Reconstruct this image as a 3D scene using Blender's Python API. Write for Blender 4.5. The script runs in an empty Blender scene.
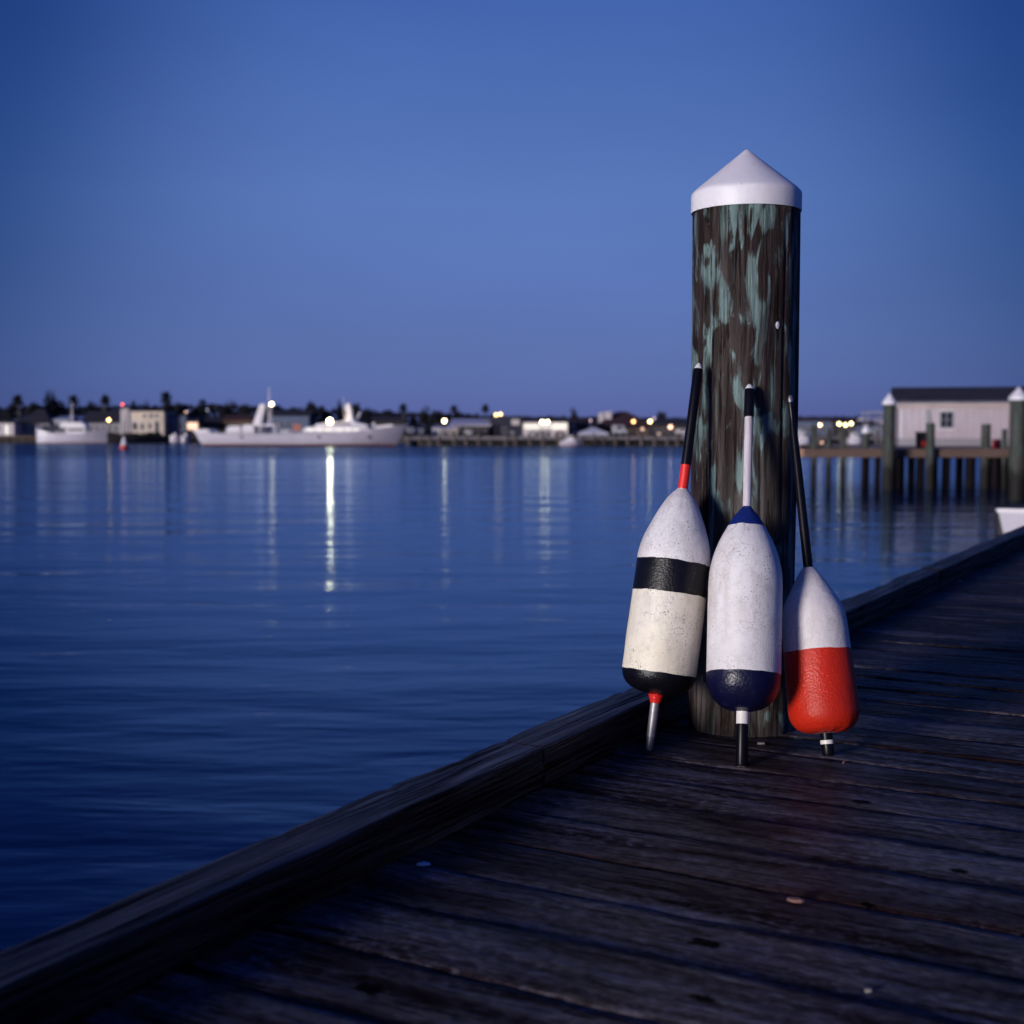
import bpy, bmesh, math, random
from mathutils import Vector, Matrix, Quaternion, noise
from math import radians as R, pi, sin, cos, tan, sqrt, atan2
random.seed(11)
S = bpy.context.scene
COL = S.collection

# ------------------------------------------------------------------ layout
F = 1305.0                 # focal length in photo pixels
TILT = math.atan(80 / F)   # camera looks slightly down
HC = 2.25                  # camera above the water
DZ = 1.5                   # dock deck above the water
CAM = Vector((0, 0, HC))
FWD = Vector((0, cos(TILT), -sin(TILT))); UPV = Vector((0, sin(TILT), cos(TILT)))

def ray(px, py):
    return FWD + Vector(((px - 512) / F, 0, 0)) + UPV * ((512 - py) / F)
def at(px, py, Y):
    d = ray(px, py); return CAM + d * (Y / d.y)
def ground(px, py, z):
    d = ray(px, py); return CAM + d * ((z - HC) / d.z)
def proj(p):
    q = p - CAM; w = q.dot(FWD)
    return 512 + F * q.x / w, 512 - F * q.dot(UPV) / w, w
def xa(px, Y, py=432): return at(px, py, Y).x
def za(py, Y): return at(512, py, Y).z

# ------------------------------------------------------------------ mesh helper
class MB:
    def __init__(s): s.v = []; s.f = []; s.m = []; s.M = Matrix.Identity(4); s.mi = 0
    def at(s, M): s.M = M; return s
    def add(s, vs, fs, mi=None):
        b = len(s.v); s.v += [s.M @ Vector(p) for p in vs]
        for f in fs: s.f.append([b + i for i in f]); s.m.append(s.mi if mi is None else mi)
        return s
    def box(s, x0, x1, y0, y1, z0, z1, mi=None):
        vs = [(x0,y0,z0),(x1,y0,z0),(x1,y1,z0),(x0,y1,z0),(x0,y0,z1),(x1,y0,z1),(x1,y1,z1),(x0,y1,z1)]
        return s.add(vs, [(3,2,1,0),(4,5,6,7),(0,1,5,4),(1,2,6,5),(2,3,7,6),(3,0,4,7)], mi)
    def lathe(s, prof, n=24, mi=None, mis=None, cap=True):
        vs = []; fs = []; ms = []
        for (r, z) in prof:
            for k in range(n):
                a = 2 * pi * k / n; vs.append((r * cos(a), r * sin(a), z))
        for i in range(len(prof) - 1):
            for k in range(n):
                k2 = (k + 1) % n
                fs.append((i*n+k, i*n+k2, (i+1)*n+k2, (i+1)*n+k)); ms.append(mis[i] if mis else (s.mi if mi is None else mi))
        if cap:
            fs.append(tuple(range(n))[::-1]); ms.append(ms[0])
            fs.append(tuple((len(prof)-1)*n + k for k in range(n))); ms.append(ms[-1])
        b = len(s.v); s.v += [s.M @ Vector(p) for p in vs]
        for f, m in zip(fs, ms): s.f.append([b + i for i in f]); s.m.append(m)
        return s
    def tube(s, p, q, r0, r1=None, n=10, mi=None):
        p = Vector(p); q = Vector(q); r1 = r0 if r1 is None else r1
        d = q - p; M0 = s.M
        s.M = M0 @ (Matrix.Translation(p) @ d.to_track_quat('Z', 'Y').to_matrix().to_4x4())
        s.lathe([(r0, 0), (r1, d.length)], n, mi); s.M = M0
        return s
    def ball(s, c, r, n=12, sq=(1,1,1), mi=None):
        M0 = s.M; s.M = M0 @ Matrix.Translation(Vector(c)) @ Matrix.Diagonal((*sq, 1))
        pr = [(max(r*sin(pi*i/n), r*.02), -r*cos(pi*i/n)) for i in range(n+1)]
        s.lathe(pr, n*2, mi); s.M = M0
        return s
    def prism(s, poly, y0, y1, mi=None):       # polygon in xz pushed along y
        n = len(poly)
        vs = [(x, y0, z) for x, z in poly] + [(x, y1, z) for x, z in poly]
        fs = [tuple(range(n)), tuple(range(n, 2*n))[::-1]] + [(i, (i+1)%n + 0, (i+1)%n + n, i+n)[::-1] for i in range(n)]
        return s.add(vs, fs, mi)
    def build(s, name, mats, parent=None, loc=None, smooth=False, bevel=0, auto=None):
        me = bpy.data.meshes.new(name); me.from_pydata([tuple(p) for p in s.v], [], s.f)
        if not isinstance(mats, (list, tuple)): mats = [mats]
        for m in mats: me.materials.append(m)
        me.polygons.foreach_set('material_index', s.m)
        bm = bmesh.new(); bm.from_mesh(me); bmesh.ops.recalc_face_normals(bm, faces=bm.faces)
        if bevel:
            es = [e for e in bm.edges if len(e.link_faces) == 2 and e.calc_face_angle() > .5]
            bmesh.ops.bevel(bm, geom=es, offset=bevel, segments=2, affect='EDGES', clamp_overlap=True)
        bm.to_mesh(me); bm.free()
        if smooth or auto:
            me.polygons.foreach_set('use_smooth', [True] * len(me.polygons))
            if auto: me.set_sharp_from_angle(angle=R(auto))
        o = bpy.data.objects.new(name, me); COL.objects.link(o)
        if parent: o.parent = parent
        if loc is not None: o.location = loc
        return o

def tag(o, label=None, cat=None, group=None, kind=None):
    for k, v in (('label', label), ('category', cat), ('group', group), ('kind', kind)):
        if v: o[k] = v
    return o
def thing(name, label, cat, loc=(0,0,0), rz=0, group=None, quat=None):
    o = bpy.data.objects.new(name, None); COL.objects.link(o); o.location = loc
    if quat: o.rotation_mode = 'QUATERNION'; o.rotation_quaternion = quat
    else: o.rotation_euler = (0, 0, rz)
    o.empty_display_size = .1
    return tag(o, label, cat, group)
def copy_tree(o, parent=None):
    c = o.copy(); COL.objects.link(c); c.parent = parent
    for ch in [k for k in S.objects if k.parent == o]: copy_tree(ch, c)
    return c

# ------------------------------------------------------------------ materials
def mat(name, col=(.5,.5,.5), rough=.6, var=.15, scale=3.0, bump=0.0, metal=0, spec=.5, stretch=(1,1,1), emit=None, es=0):
    m = bpy.data.materials.new(name); m.use_nodes = True; nt = m.node_tree; N = nt.nodes; L = nt.links
    b = N['Principled BSDF']; b.inputs['Roughness'].default_value = rough; b.inputs['Metallic'].default_value = metal
    b.inputs['Specular IOR Level'].default_value = spec
    tc = N.new('ShaderNodeTexCoord'); mp = N.new('ShaderNodeMapping'); mp.inputs['Scale'].default_value = stretch
    L.new(tc.outputs['Object'], mp.inputs[0])
    nz = N.new('ShaderNodeTexNoise'); nz.inputs['Scale'].default_value = scale; nz.inputs['Detail'].default_value = 6
    L.new(mp.outputs[0], nz.inputs[0])
    mr = N.new('ShaderNodeMapRange'); mr.inputs[1].default_value = .3; mr.inputs[2].default_value = .7
    mr.inputs[3].default_value = 1 - var; mr.inputs[4].default_value = 1 + var
    L.new(nz.outputs[0], mr.inputs[0])
    mx = N.new('ShaderNodeVectorMath'); mx.operation = 'SCALE'; mx.inputs[0].default_value = col
    L.new(mr.outputs[0], mx.inputs[3]); L.new(mx.outputs[0], b.inputs['Base Color'])
    if bump:
        bp = N.new('ShaderNodeBump'); bp.inputs['Strength'].default_value = 1; bp.inputs['Distance'].default_value = bump
        L.new(nz.outputs[0], bp.inputs['Height']); L.new(bp.outputs[0], b.inputs['Normal'])
    if emit:
        b.inputs['Emission Color'].default_value = (*emit, 1); b.inputs['Emission Strength'].default_value = es
    return m

class NT:
    """small node-graph builder"""
    def __init__(s, name):
        s.m = bpy.data.materials.new(name); s.m.use_nodes = True; s.N = s.m.node_tree.nodes; s.L = s.m.node_tree.links
        s.b = s.N['Principled BSDF']; s.tc = s.N.new('ShaderNodeTexCoord')
    def set(s, inp, v):
        if hasattr(v, 'is_linked') or isinstance(v, bpy.types.NodeSocket): s.L.new(v, inp)
        elif v is not None:
            if isinstance(v, (tuple, list)) and inp.type == 'RGBA' and len(v) == 3: v = (*v, 1)
            inp.default_value = v
    def mapp(s, scale=(1,1,1), loc=(0,0,0), src=None):
        n = s.N.new('ShaderNodeMapping'); s.L.new(src or s.tc.outputs['Object'], n.inputs[0])
        n.inputs['Scale'].default_value = scale; n.inputs['Location'].default_value = loc; return n.outputs[0]
    def noise(s, vec, scale=1, det=5, rough=.55, dist=0, w=None):
        n = s.N.new('ShaderNodeTexNoise')
        if w is not None: n.noise_dimensions = '4D'; s.set(n.inputs['W'], w)
        s.set(n.inputs['Vector'], vec); n.inputs['Scale'].default_value = scale; n.inputs['Detail'].default_value = det
        n.inputs['Roughness'].default_value = rough; n.inputs['Distortion'].default_value = dist; return n.outputs[0]
    def voro(s, vec, scale=1, feat='F1', rnd=1):
        n = s.N.new('ShaderNodeTexVoronoi'); n.feature = feat; s.set(n.inputs['Vector'], vec); n.inputs['Scale'].default_value = scale
        n.inputs['Randomness'].default_value = rnd; return n.outputs['Distance']
    def rng(s, v, a, b, c=0, d=1):
        n = s.N.new('ShaderNodeMapRange'); s.set(n.inputs[0], v)
        for i, k in enumerate((a, b, c, d)): n.inputs[i+1].default_value = k
        return n.outputs[0]
    def math(s, op, a, b=None):
        n = s.N.new('ShaderNodeMath'); n.operation = op; s.set(n.inputs[0], a)
        if b is not None: s.set(n.inputs[1], b)
        return n.outputs[0]
    def mix(s, f, a, b, blend='MIX'):
        n = s.N.new('ShaderNodeMix'); n.data_type = 'RGBA'; n.blend_type = blend
        s.set(n.inputs[0], f); s.set(n.inputs[6], a); s.set(n.inputs[7], b); return n.outputs[2]
    def ramp(s, v, stops):
        n = s.N.new('ShaderNodeValToRGB'); s.set(n.inputs[0], v); e = n.color_ramp.elements
        while len(e) < len(stops): e.new(.5)
        for k, (p, c) in zip(e, stops): k.position = p; k.color = (*c, 1)
        return n.outputs[0]
    def attr(s, name):
        n = s.N.new('ShaderNodeAttribute'); n.attribute_name = name; return n
    def bump(s, h, dist, prev=None):
        n = s.N.new('ShaderNodeBump'); n.inputs['Distance'].default_value = dist; s.set(n.inputs['Height'], h)
        if prev: s.L.new(prev, n.inputs['Normal'])
        return n.outputs[0]
    def out(s, col, rough=.6, normal=None, **kw):
        s.set(s.b.inputs['Base Color'], col); s.set(s.b.inputs['Roughness'], rough)
        if normal: s.L.new(normal, s.b.inputs['Normal'])
        for k, v in kw.items(): s.set(s.b.inputs[k.replace('_', ' ')], v)
        return s.m

def wood_deck():
    t = NT('weathered_deck_wood')
    a = t.attr('plank'); rid = t.N.new('ShaderNodeSeparateColor'); t.L.new(a.outputs['Color'], rid.inputs[0])
    rnd = rid.outputs[0]; edge = rid.outputs[1]
    w = t.math('MULTIPLY', rnd, 37.0)
    warp = t.noise(t.mapp((1.2, 1.2, 1)), 1.3, 3, w=w)
    comb = t.N.new('ShaderNodeCombineXYZ'); t.L.new(t.math('MULTIPLY', warp, .06), comb.inputs[1])
    va = t.N.new('ShaderNodeVectorMath'); va.operation = 'ADD'; t.L.new(t.tc.outputs['Object'], va.inputs[0]); t.L.new(comb.outputs[0], va.inputs[1])
    src = va.outputs[0]
    g1 = t.noise(t.mapp((1.5, 26, 8), src=src), 1, 8, .62, 0, w=w)
    g2 = t.noise(t.mapp((6, 130, 20), src=src), 1, 5, .6, 0, w=w)
    patch = t.noise(t.mapp((2.2, 5, 2), src=src), 1.1, 6, .6, .4, w=w)
    fine = t.noise(t.mapp((40, 60, 40)), 1, 6, .7)
    g2 = t.noise(t.mapp((9, 210, 20), src=src), 1, 4, .6, 0, w=w)
    grain = t.rng(g1, .36, .60); crack = t.rng(g2, .38, .52)
    dark = t.mix(rnd, (.016, .008, .009), (.030, .016, .018))
    grey = t.mix(rnd, (.072, .064, .095), (.120, .106, .155))
    c = t.mix(t.math('MULTIPLY', grain, t.rng(patch, .36, .62, .10, 1.0)), dark, grey)
    c = t.mix(t.rng(crack, 0, 1, .8, 0), c, (.007, .004, .005))
    g3 = t.noise(t.mapp((3.5, 70, 12), (9, 2, 1), src=src), 1, 6, .6, 0, w=w)
    c = t.mix(t.rng(g3, .40, .30, 0, .85), c, (.010, .006, .008))
    c = t.mix(t.math('MULTIPLY', t.rng(fine, .50, .64, 0, .55), t.rng(patch, .44, .56)), c, (.20, .19, .25))
    c = t.mix(t.math('MULTIPLY', t.rng(fine, .48, .36, 0, .7), t.rng(patch, .60, .45)), c, (.006, .003, .005))
    # rusty worn arris along one edge of each plank
    en = t.math('MULTIPLY', edge, t.rng(t.noise(t.mapp((3, 1, 1)), 1.6, 4), .42, .62))
    c = t.mix(t.math('MULTIPLY', en, .95), c, (.20, .075, .040))
    # dark knots that the nearest planks carry
    kn = None
    for (kx, ky, kr) in KNOTS:
        vm = t.N.new('ShaderNodeVectorMath'); vm.operation = 'DISTANCE'
        mp = t.mapp((1, 1.5, 0)); t.L.new(mp, vm.inputs[0]); vm.inputs[1].default_value = (kx, ky * 1.5, 0)
        d = t.math('ADD', vm.outputs['Value'], t.rng(fine, .3, .7, -.01, .01))
        kf = t.rng(d, kr * .75, kr, .95, 0); c = t.mix(kf, c, (.004, .003, .003)); kn = kf if kn is None else t.math('ADD', kn, kf)
    n = t.bump(t.math('ADD', t.math('MULTIPLY', grain, .8), t.math('MULTIPLY', crack, 1.0)), .006)
    n = t.bump(fine, .0015, n)
    sp_ = t.math('MULTIPLY', t.math('MULTIPLY', t.rng(g1, .38, .60, .08, 1), t.rng(g2, .36, .54, .10, 1)), t.math('MULTIPLY', t.rng(patch, .38, .60, .15, .8), t.rng(fine, .38, .58, .35, 1)))
    sp_ = t.math('MULTIPLY', sp_, t.rng(kn, 0, 1, 1, .02))
    return t.out(c, t.rng(patch, .35, .65, .42, .62), n, Specular_IOR_Level=sp_)

def wood_curb():
    t = NT('split_curb_timber')
    warp = t.noise(t.mapp((3, 1, 3)), 1.0, 3)
    comb = t.N.new('ShaderNodeCombineXYZ'); t.L.new(t.math('MULTIPLY', warp, .04), comb.inputs[0]); t.L.new(t.math('MULTIPLY', warp, .03), comb.inputs[2])
    va = t.N.new('ShaderNodeVectorMath'); va.operation = 'ADD'; t.L.new(t.tc.outputs['Object'], va.inputs[0]); t.L.new(comb.outputs[0], va.inputs[1])
    g1 = t.noise(t.mapp((60, 1.8, 60), src=va.outputs[0]), 1, 8, .66)
    g2 = t.noise(t.mapp((150, 2.5, 150), src=va.outputs[0]), 1, 5, .6)
    p = t.noise(t.mapp((3, 1.3, 3)), 1.2, 5)
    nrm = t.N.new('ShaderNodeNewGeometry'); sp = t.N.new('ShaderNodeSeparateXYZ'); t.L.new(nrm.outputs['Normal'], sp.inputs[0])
    top = t.rng(sp.outputs[2], .3, .8)            # paler upper face, browner sides
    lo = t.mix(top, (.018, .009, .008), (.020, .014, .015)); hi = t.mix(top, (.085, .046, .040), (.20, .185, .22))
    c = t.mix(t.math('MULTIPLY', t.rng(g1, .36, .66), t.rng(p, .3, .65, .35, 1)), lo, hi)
    c = t.mix(t.rng(g2, .36, .50, .85, 0), c, (.006, .004, .005))
    n = t.bump(t.math('ADD', t.rng(g1, .3, .7), t.rng(g2, .35, .52)), .012)
    return t.out(c, .5, n, Specular_IOR_Level=t.math('MULTIPLY', t.rng(g1, .38, .64, .08, .8), t.rng(g2, .32, .46, .1, 1)))

def wood_pile(name='stained_pile_wood', teal=1.0, base=None):
    t = NT(name)
    warp = t.noise(t.mapp((2.5, 2.5, 1.2)), 1, 4)
    comb = t.N.new('ShaderNodeCombineXYZ'); t.L.new(t.math('MULTIPLY', warp, .07), comb.inputs[0]); t.L.new(t.math('MULTIPLY', warp, .05), comb.inputs[1])
    va = t.N.new('ShaderNodeVectorMath'); va.operation = 'ADD'; t.L.new(t.tc.outputs['Object'], va.inputs[0]); t.L.new(comb.outputs[0], va.inputs[1]); src = va.outputs[0]
    g1 = t.noise(t.mapp((34, 34, 1.9), src=src), 1, 8, .62)
    g2 = t.noise(t.mapp((120, 120, 4.5), src=src), 1, 6, .62)
    big = t.noise(t.mapp((13, 13, 4.6), (3.1, .4, 1.7), src=src), 1.0, 4, .5, 1.2)
    big2 = t.noise(t.mapp((10, 10, 3.4), (8.1, 4.4, 2.7), src=src), 1.0, 6, .6, .6)
    fine = t.noise(t.mapp((90, 90, 60)), 1, 5, .7)
    sep = t.N.new('ShaderNodeSeparateXYZ'); t.L.new(t.tc.outputs['Object'], sep.inputs[0])
    up = t.rng(sep.outputs[2], .25, 1.0, 0, 1)
    c = t.mix(t.rng(g1, .34, .66), (.007, .003, .003), (.036, .017, .016))
    low = t.math('MULTIPLY', t.rng(big2, .40, .60), t.rng(g2, .30, .62, .3, 1))
    c = t.mix(t.math('MULTIPLY', low, t.rng(up, 0, 1, .85, .12)), c, (.115, .105, .100))
    thr = t.math('SUBTRACT', big, t.rng(up, 0, 1, .045, 0))
    g3 = t.noise(t.mapp((48, 48, 7), (2, 2, 5), src=src), 1.0, 6, .65)
    thr = t.math('ADD', thr, t.rng(g3, .3, .7, -.07, .07))
    thr = t.math('ADD', thr, t.rng(g1, .3, .7, -.05, .05))
    m = t.rng(thr, .505, .565)
    c = t.mix(t.math('MULTIPLY', m, teal * .92), c, t.mix(t.rng(g3, .35, .65), (.060, .095, .100), (.165, .235, .235)))
    streak = t.noise(t.mapp((26, 26, 2.2), (1, 6, 3), src=src), 1.0, 4, .5, .5)
    c = t.mix(t.math('MULTIPLY', t.rng(streak, .62, .70), teal * .6), c, (.15, .25, .25))
    c = t.mix(t.rng(streak, .40, .34, 0, .75), c, (.010, .005, .006))
    c = t.mix(t.rng(g2, .34, .42, .8, 0), c, (.007, .004, .004))
    c = t.mix(t.rng(fine, .68, .73, 0, .8), c, (.38, .38, .42))
    n = t.bump(t.math('ADD', t.rng(g1, .3, .7), t.rng(g2, .3, .45)), .004)
    n = t.bump(fine, .0012, n)
    return t.out(c, .62, n, Specular_IOR_Level=t.rng(g1, .34, .64, .06, .45))

def float_paint(name, col, speck=1.0, rough=.5, cream=None, scuff=None, crack=.6):
    t = NT(name)
    bead = t.voro(t.mapp(), 190, 'F1'); fine = t.noise(t.mapp(), 120, 5, .7); mid = t.noise(t.mapp(), 14, 5, .6); big = t.noise(t.mapp(), 5, 4, .6, .3)
    c = t.mix(t.rng(mid, .35, .7, 0, .30), col, tuple(k * .72 for k in col))
    if cream: c = t.mix(t.rng(big, .35, .62, .35, 1), c, cream)
    if speck:
        zone = t.rng(t.noise(t.mapp((1, 1, 1), (4, 2, 7)), 15, 6, .7), .46, .64)
        for (vs_, rad, keep, dk) in ((150, .28, .48, (.07, .06, .065)), (85, .17, .70, (.03, .026, .03)), (240, .34, .45, (.20, .18, .19))):
            vn = t.N.new('ShaderNodeTexVoronoi'); vn.inputs['Scale'].default_value = vs_; t.L.new(t.mapp((1, 1, .8), (vs_ * .1, 3, 1)), vn.inputs['Vector'])
            sc_ = t.N.new('ShaderNodeSeparateColor'); t.L.new(vn.outputs['Color'], sc_.inputs[0])
            dd = t.math('ADD', vn.outputs['Distance'], t.rng(fine, .3, .7, -.08, .08))
            f = t.math('MULTIPLY', t.rng(dd, rad * .6, rad, 1, 0), t.math('GREATER_THAN', sc_.outputs[0], keep))
            f = t.math('MULTIPLY', f, t.rng(zone, 0, 1, .03, 1))
            c = t.mix(t.math('MULTIPLY', f, .9 * speck), c, dk)
        grime = t.noise(t.mapp((1, 1, .8), (7, 1, 3)), 34, 7, .72)
        c = t.mix(t.math('MULTIPLY', t.rng(grime, .50, .72), .45 * speck), c, (.34, .29, .28))
        wash = t.noise(t.mapp((1, 1, .35), (3, 3, 1)), 20, 5, .6)
        c = t.mix(t.math('MULTIPLY', t.rng(wash, .50, .66), .45 * speck), c, (.50, .42, .40))
        wv = t.N.new('ShaderNodeVectorMath'); wv.operation = 'ADD'; t.L.new(t.tc.outputs['Object'], wv.inputs[0])
        nn = t.N.new('ShaderNodeTexNoise'); nn.inputs['Scale'].default_value = 40; nn.inputs['Detail'].default_value = 4; t.L.new(t.tc.outputs['Object'], nn.inputs[0])
        sc = t.N.new('ShaderNodeVectorMath'); sc.operation = 'SCALE'; sc.inputs[3].default_value = .035; t.L.new(nn.outputs['Color'], sc.inputs[0]); t.L.new(sc.outputs[0], wv.inputs[1])
        cr = t.voro(wv.outputs[0], 34, 'DISTANCE_TO_EDGE')
        cz = t.rng(t.noise(t.mapp((1, 1, 1), (1, 5, 2)), 12, 4, .6), .54, .62)
        c = t.mix(t.math('MULTIPLY', t.math('MULTIPLY', t.rng(cr, .006, .022, 1, 0), cz), crack), c, (.22, .19, .19))
    if scuff: c = t.mix(t.rng(t.noise(t.mapp((1, 1, 1.4)), 38, 7, .75), .60, .72, 0, .65), c, scuff)
    n = t.bump(bead, .0003 if speck else .0005); n = t.bump(fine, .00045 if speck else .0005, n); n = t.bump(mid, .0012, n)
    return t.out(c, t.rng(mid, .3, .7, rough - .06, rough + .14), n, Specular_IOR_Level=.5 if speck else .36)

# ------------------------------------------------------------------ camera, light, sky
cam = bpy.data.cameras.new('camera'); co = bpy.data.objects.new('camera', cam); COL.objects.link(co); S.camera = co
co.location = CAM; co.rotation_euler = (pi / 2 - TILT, 0, 0)
cam.sensor_width = 36; cam.lens = F / 1024 * 36; cam.clip_end = 9000; cam.clip_start = .05
cam.dof.use_dof = True; cam.dof.focus_distance = 3.06; cam.dof.aperture_fstop = 3.7
S.view_settings.view_transform = 'Standard'; S.view_settings.look = 'None'; S.view_settings.exposure = 0; S.view_settings.gamma = 1
S.cycles.use_denoising = True; S.cycles.max_bounces = 6; S.cycles.glossy_bounces = 3; S.cycles.diffuse_bounces = 3
S.cycles.caustics_reflective = True; S.cycles.sample_clamp_indirect = 12; S.cycles.blur_glossy = .2
S.cycles.use_light_tree = True

SUN_AZ = R(180 + 43)       # clockwise from +Y: behind the camera, to its left
SUN_EL = R(6.5)
W_ = bpy.data.worlds.new('World'); S.world = W_; W_.use_nodes = True
nt = W_.node_tree; N = nt.nodes; L = nt.links; bg = N['Background']
sky = N.new('ShaderNodeTexSky'); sky.sky_type = 'NISHITA'; sky.sun_disc = False
sky.sun_elevation = R(2); sky.sun_rotation = SUN_AZ; sky.ozone_density = 3
tc = N.new('ShaderNodeTexCoord'); sp = N.new('ShaderNodeSeparateXYZ'); L.new(tc.outputs['Generated'], sp.inputs[0])
rp = N.new('ShaderNodeValToRGB'); L.new(sp.outputs[2], rp.inputs[0])
stops = [(0.0, (.088, .112, .325)), (.036, (.094, .140, .385)), (.10, (.094, .148, .400)), (.172, (.092, .160, .410)), (.31, (.050, .106, .345)),
         (.42, (.012, .046, .215)), (.58, (.004, .020, .130)), (.78, (.008, .040, .26)), (1.0, (.014, .062, .38))]
e = rp.color_ramp.elements
while len(e) < len(stops): e.new(.5)
for k, (p, c) in zip(e, stops): k.position = p; k.color = (*c, 1)
# vignette put into the sky colour: it falls off, red first, to both sides
def nm(op, a, b):
    n = N.new('ShaderNodeMath'); n.operation = op
    for i_, v in enumerate((a, b)):
        if isinstance(v, float): n.inputs[i_].default_value = v
        else: L.new(v, n.inputs[i_])
    return n.outputs[0]
sq = nm('MULTIPLY', nm('MULTIPLY', sp.outputs[0], sp.outputs[0]), nm('ADD', nm('MULTIPLY', sp.outputs[2], 4.0), 1.0))
cmb = N.new('ShaderNodeCombineXYZ')
for i, k in enumerate((.82, .70, .54)):
    mr_ = N.new('ShaderNodeMapRange'); mr_.interpolation_type = 'SMOOTHSTEP'; L.new(sq, mr_.inputs[0])
    for q_, v in enumerate((.0, .26, 1.02, 1 - k)): mr_.inputs[q_+1].default_value = v
    L.new(mr_.outputs[0], cmb.inputs[i])
sc1 = N.new('ShaderNodeVectorMath'); sc1.operation = 'MULTIPLY'; L.new(rp.outputs[0], sc1.inputs[0]); L.new(cmb.outputs[0], sc1.inputs[1])
sc2 = N.new('ShaderNodeVectorMath'); sc2.operation = 'MULTIPLY'; L.new(sky.outputs[0], sc2.inputs[0]); sc2.inputs[1].default_value = (.018, .030, .055)
hz = N.new('ShaderNodeTexNoise'); hz.inputs['Scale'].default_value = 3.2; hz.inputs['Detail'].default_value = 5; hm = N.new('ShaderNodeMapping'); hm.inputs['Scale'].default_value = (1, 1, 3.5)
L.new(tc.outputs['Generated'], hm.inputs[0]); L.new(hm.outputs[0], hz.inputs['Vector'])
hr = N.new('ShaderNodeMapRange'); L.new(hz.outputs[0], hr.inputs[0])
for i_, v in enumerate((.3, .7, .955, 1.045)): hr.inputs[i_+1].default_value = v
sc3 = N.new('ShaderNodeVectorMath'); sc3.operation = 'SCALE'; L.new(sc1.outputs[0], sc3.inputs[0]); L.new(hr.outputs[0], sc3.inputs[3]); sc1 = sc3
ad = N.new('ShaderNodeVectorMath'); ad.operation = 'ADD'; L.new(sc1.outputs[0], ad.inputs[0]); L.new(sc2.outputs[0], ad.inputs[1])
L.new(ad.outputs[0], bg.inputs[0]); bg.inputs[1].default_value = 1.0

sd = bpy.data.lights.new('sun', 'SUN'); sd.energy = 2.9; sd.angle = R(12); sd.color = (1, .91, .84)
so = bpy.data.objects.new('sun', sd); COL.objects.link(so)
sv = Vector((sin(SUN_AZ) * cos(SUN_EL), cos(SUN_AZ) * cos(SUN_EL), sin(SUN_EL)))
so.rotation_euler = (-sv).to_track_quat('-Z', 'Y').to_euler(); so.location = (-5, -8, 6)

# ------------------------------------------------------------------ water
def water_mat():
    t = NT('harbour_water')
    geo = t.N.new('ShaderNodeNewGeometry'); P = geo.outputs['Position']
    sep = t.N.new('ShaderNodeSeparateXYZ'); t.L.new(P, sep.inputs[0])
    far = t.rng(sep.outputs[1], 105, 135, 0, 1)              # a breeze roughens the far side of the harbour
    w1 = t.noise(t.mapp((.50, 1.5, 1), src=P), 1, 3, .5, .4)
    w2 = t.noise(t.mapp((1.5, 4.2, 1), (5, 3, 0), src=P), 1, 3, .5, .3)
    w3 = t.noise(t.mapp((.10, .28, 1), (2, 8, 0), src=P), 1, 2, .5, .3)
    h = t.math('ADD', t.math('ADD', t.math('MULTIPLY', w1, .026), t.math('MULTIPLY', w2, .0075)), t.math('MULTIPLY', w3, .12))
    h = t.math('MULTIPLY', h, t.rng(far, 0, 1, 1.0, 9.0))
    n = t.bump(h, 1.0)
    fr = t.N.new('ShaderNodeFresnel'); fr.inputs['IOR'].default_value = 1.333; t.L.new(n, fr.inputs['Normal'])
    gl = t.N.new('ShaderNodeBsdfGlossy'); gl.inputs['Color'].default_value = (.64, .82, 1.0, 1); gl.inputs['Roughness'].default_value = .10; t.L.new(n, gl.inputs['Normal'])
    df = t.N.new('ShaderNodeBsdfDiffuse'); df.inputs['Color'].default_value = (.0003, .008, .055, 1)
    ms_ = t.N.new('ShaderNodeMixShader'); t.L.new(fr.outputs[0], ms_.inputs[0]); t.L.new(df.outputs[0], ms_.inputs[1]); t.L.new(gl.outputs[0], ms_.inputs[2])
    t.L.new(ms_.outputs[0], t.N['Material Output'].inputs['Surface']); t.N.remove(t.b)
    return t.m
me = MB(); me.add([(-4000, -1500, 0), (4000, -1500, 0), (4000, 5500, 0), (-4000, 5500, 0)], [(0, 1, 2, 3)])
tag(me.build('water', water_mat()), 'calm dark blue harbour water with soft ripples and light streaks', 'water', kind='structure')

# ------------------------------------------------------------------ the dock
TH = math.atan(737 / F)
DM = Matrix.Rotation(-TH, 4, 'Z'); DI = DM.inverted()
def dock_xy(px, py, z=DZ):
    q = DI @ ground(px, py, z); return q.x, q.y
XIN = -1.275               # inner face of the curb, in dock axes
CW, CH = .108, .088
KNOTS = [(*dock_xy(370, 988), .026), (*dock_xy(705, 943), .030), (*dock_xy(702, 1001), .018), (*dock_xy(862, 802), .022), (*dock_xy(868, 905), .014), (*dock_xy(960, 872), .016)]
M_DECK = wood_deck(); M_CURB = wood_curb(); M_PILE = wood_pile(); tG = NT('green_grey_pile_wood')
gG = tG.noise(tG.mapp((22, 22, 2.2)), 1, 6, .65); bG = tG.noise(tG.mapp((5, 5, 1.6)), 1, 5, .6); sG = tG.N.new('ShaderNodeSeparateXYZ'); tG.L.new(tG.tc.outputs['Object'], sG.inputs[0])
cG = tG.mix(tG.rng(gG, .35, .65), (.026, .026, .024), (.060, .076, .070))
cG = tG.mix(tG.rng(bG, .50, .60, 0, .6), cG, (.045, .030, .024))
cG = tG.mix(tG.rng(tG.math('ADD', sG.outputs[2], tG.rng(bG, .3, .7, -.25, .25)), .75, 1.15, .92, 0), cG, (.008, .006, .006))     # wet below the tide mark
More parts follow.
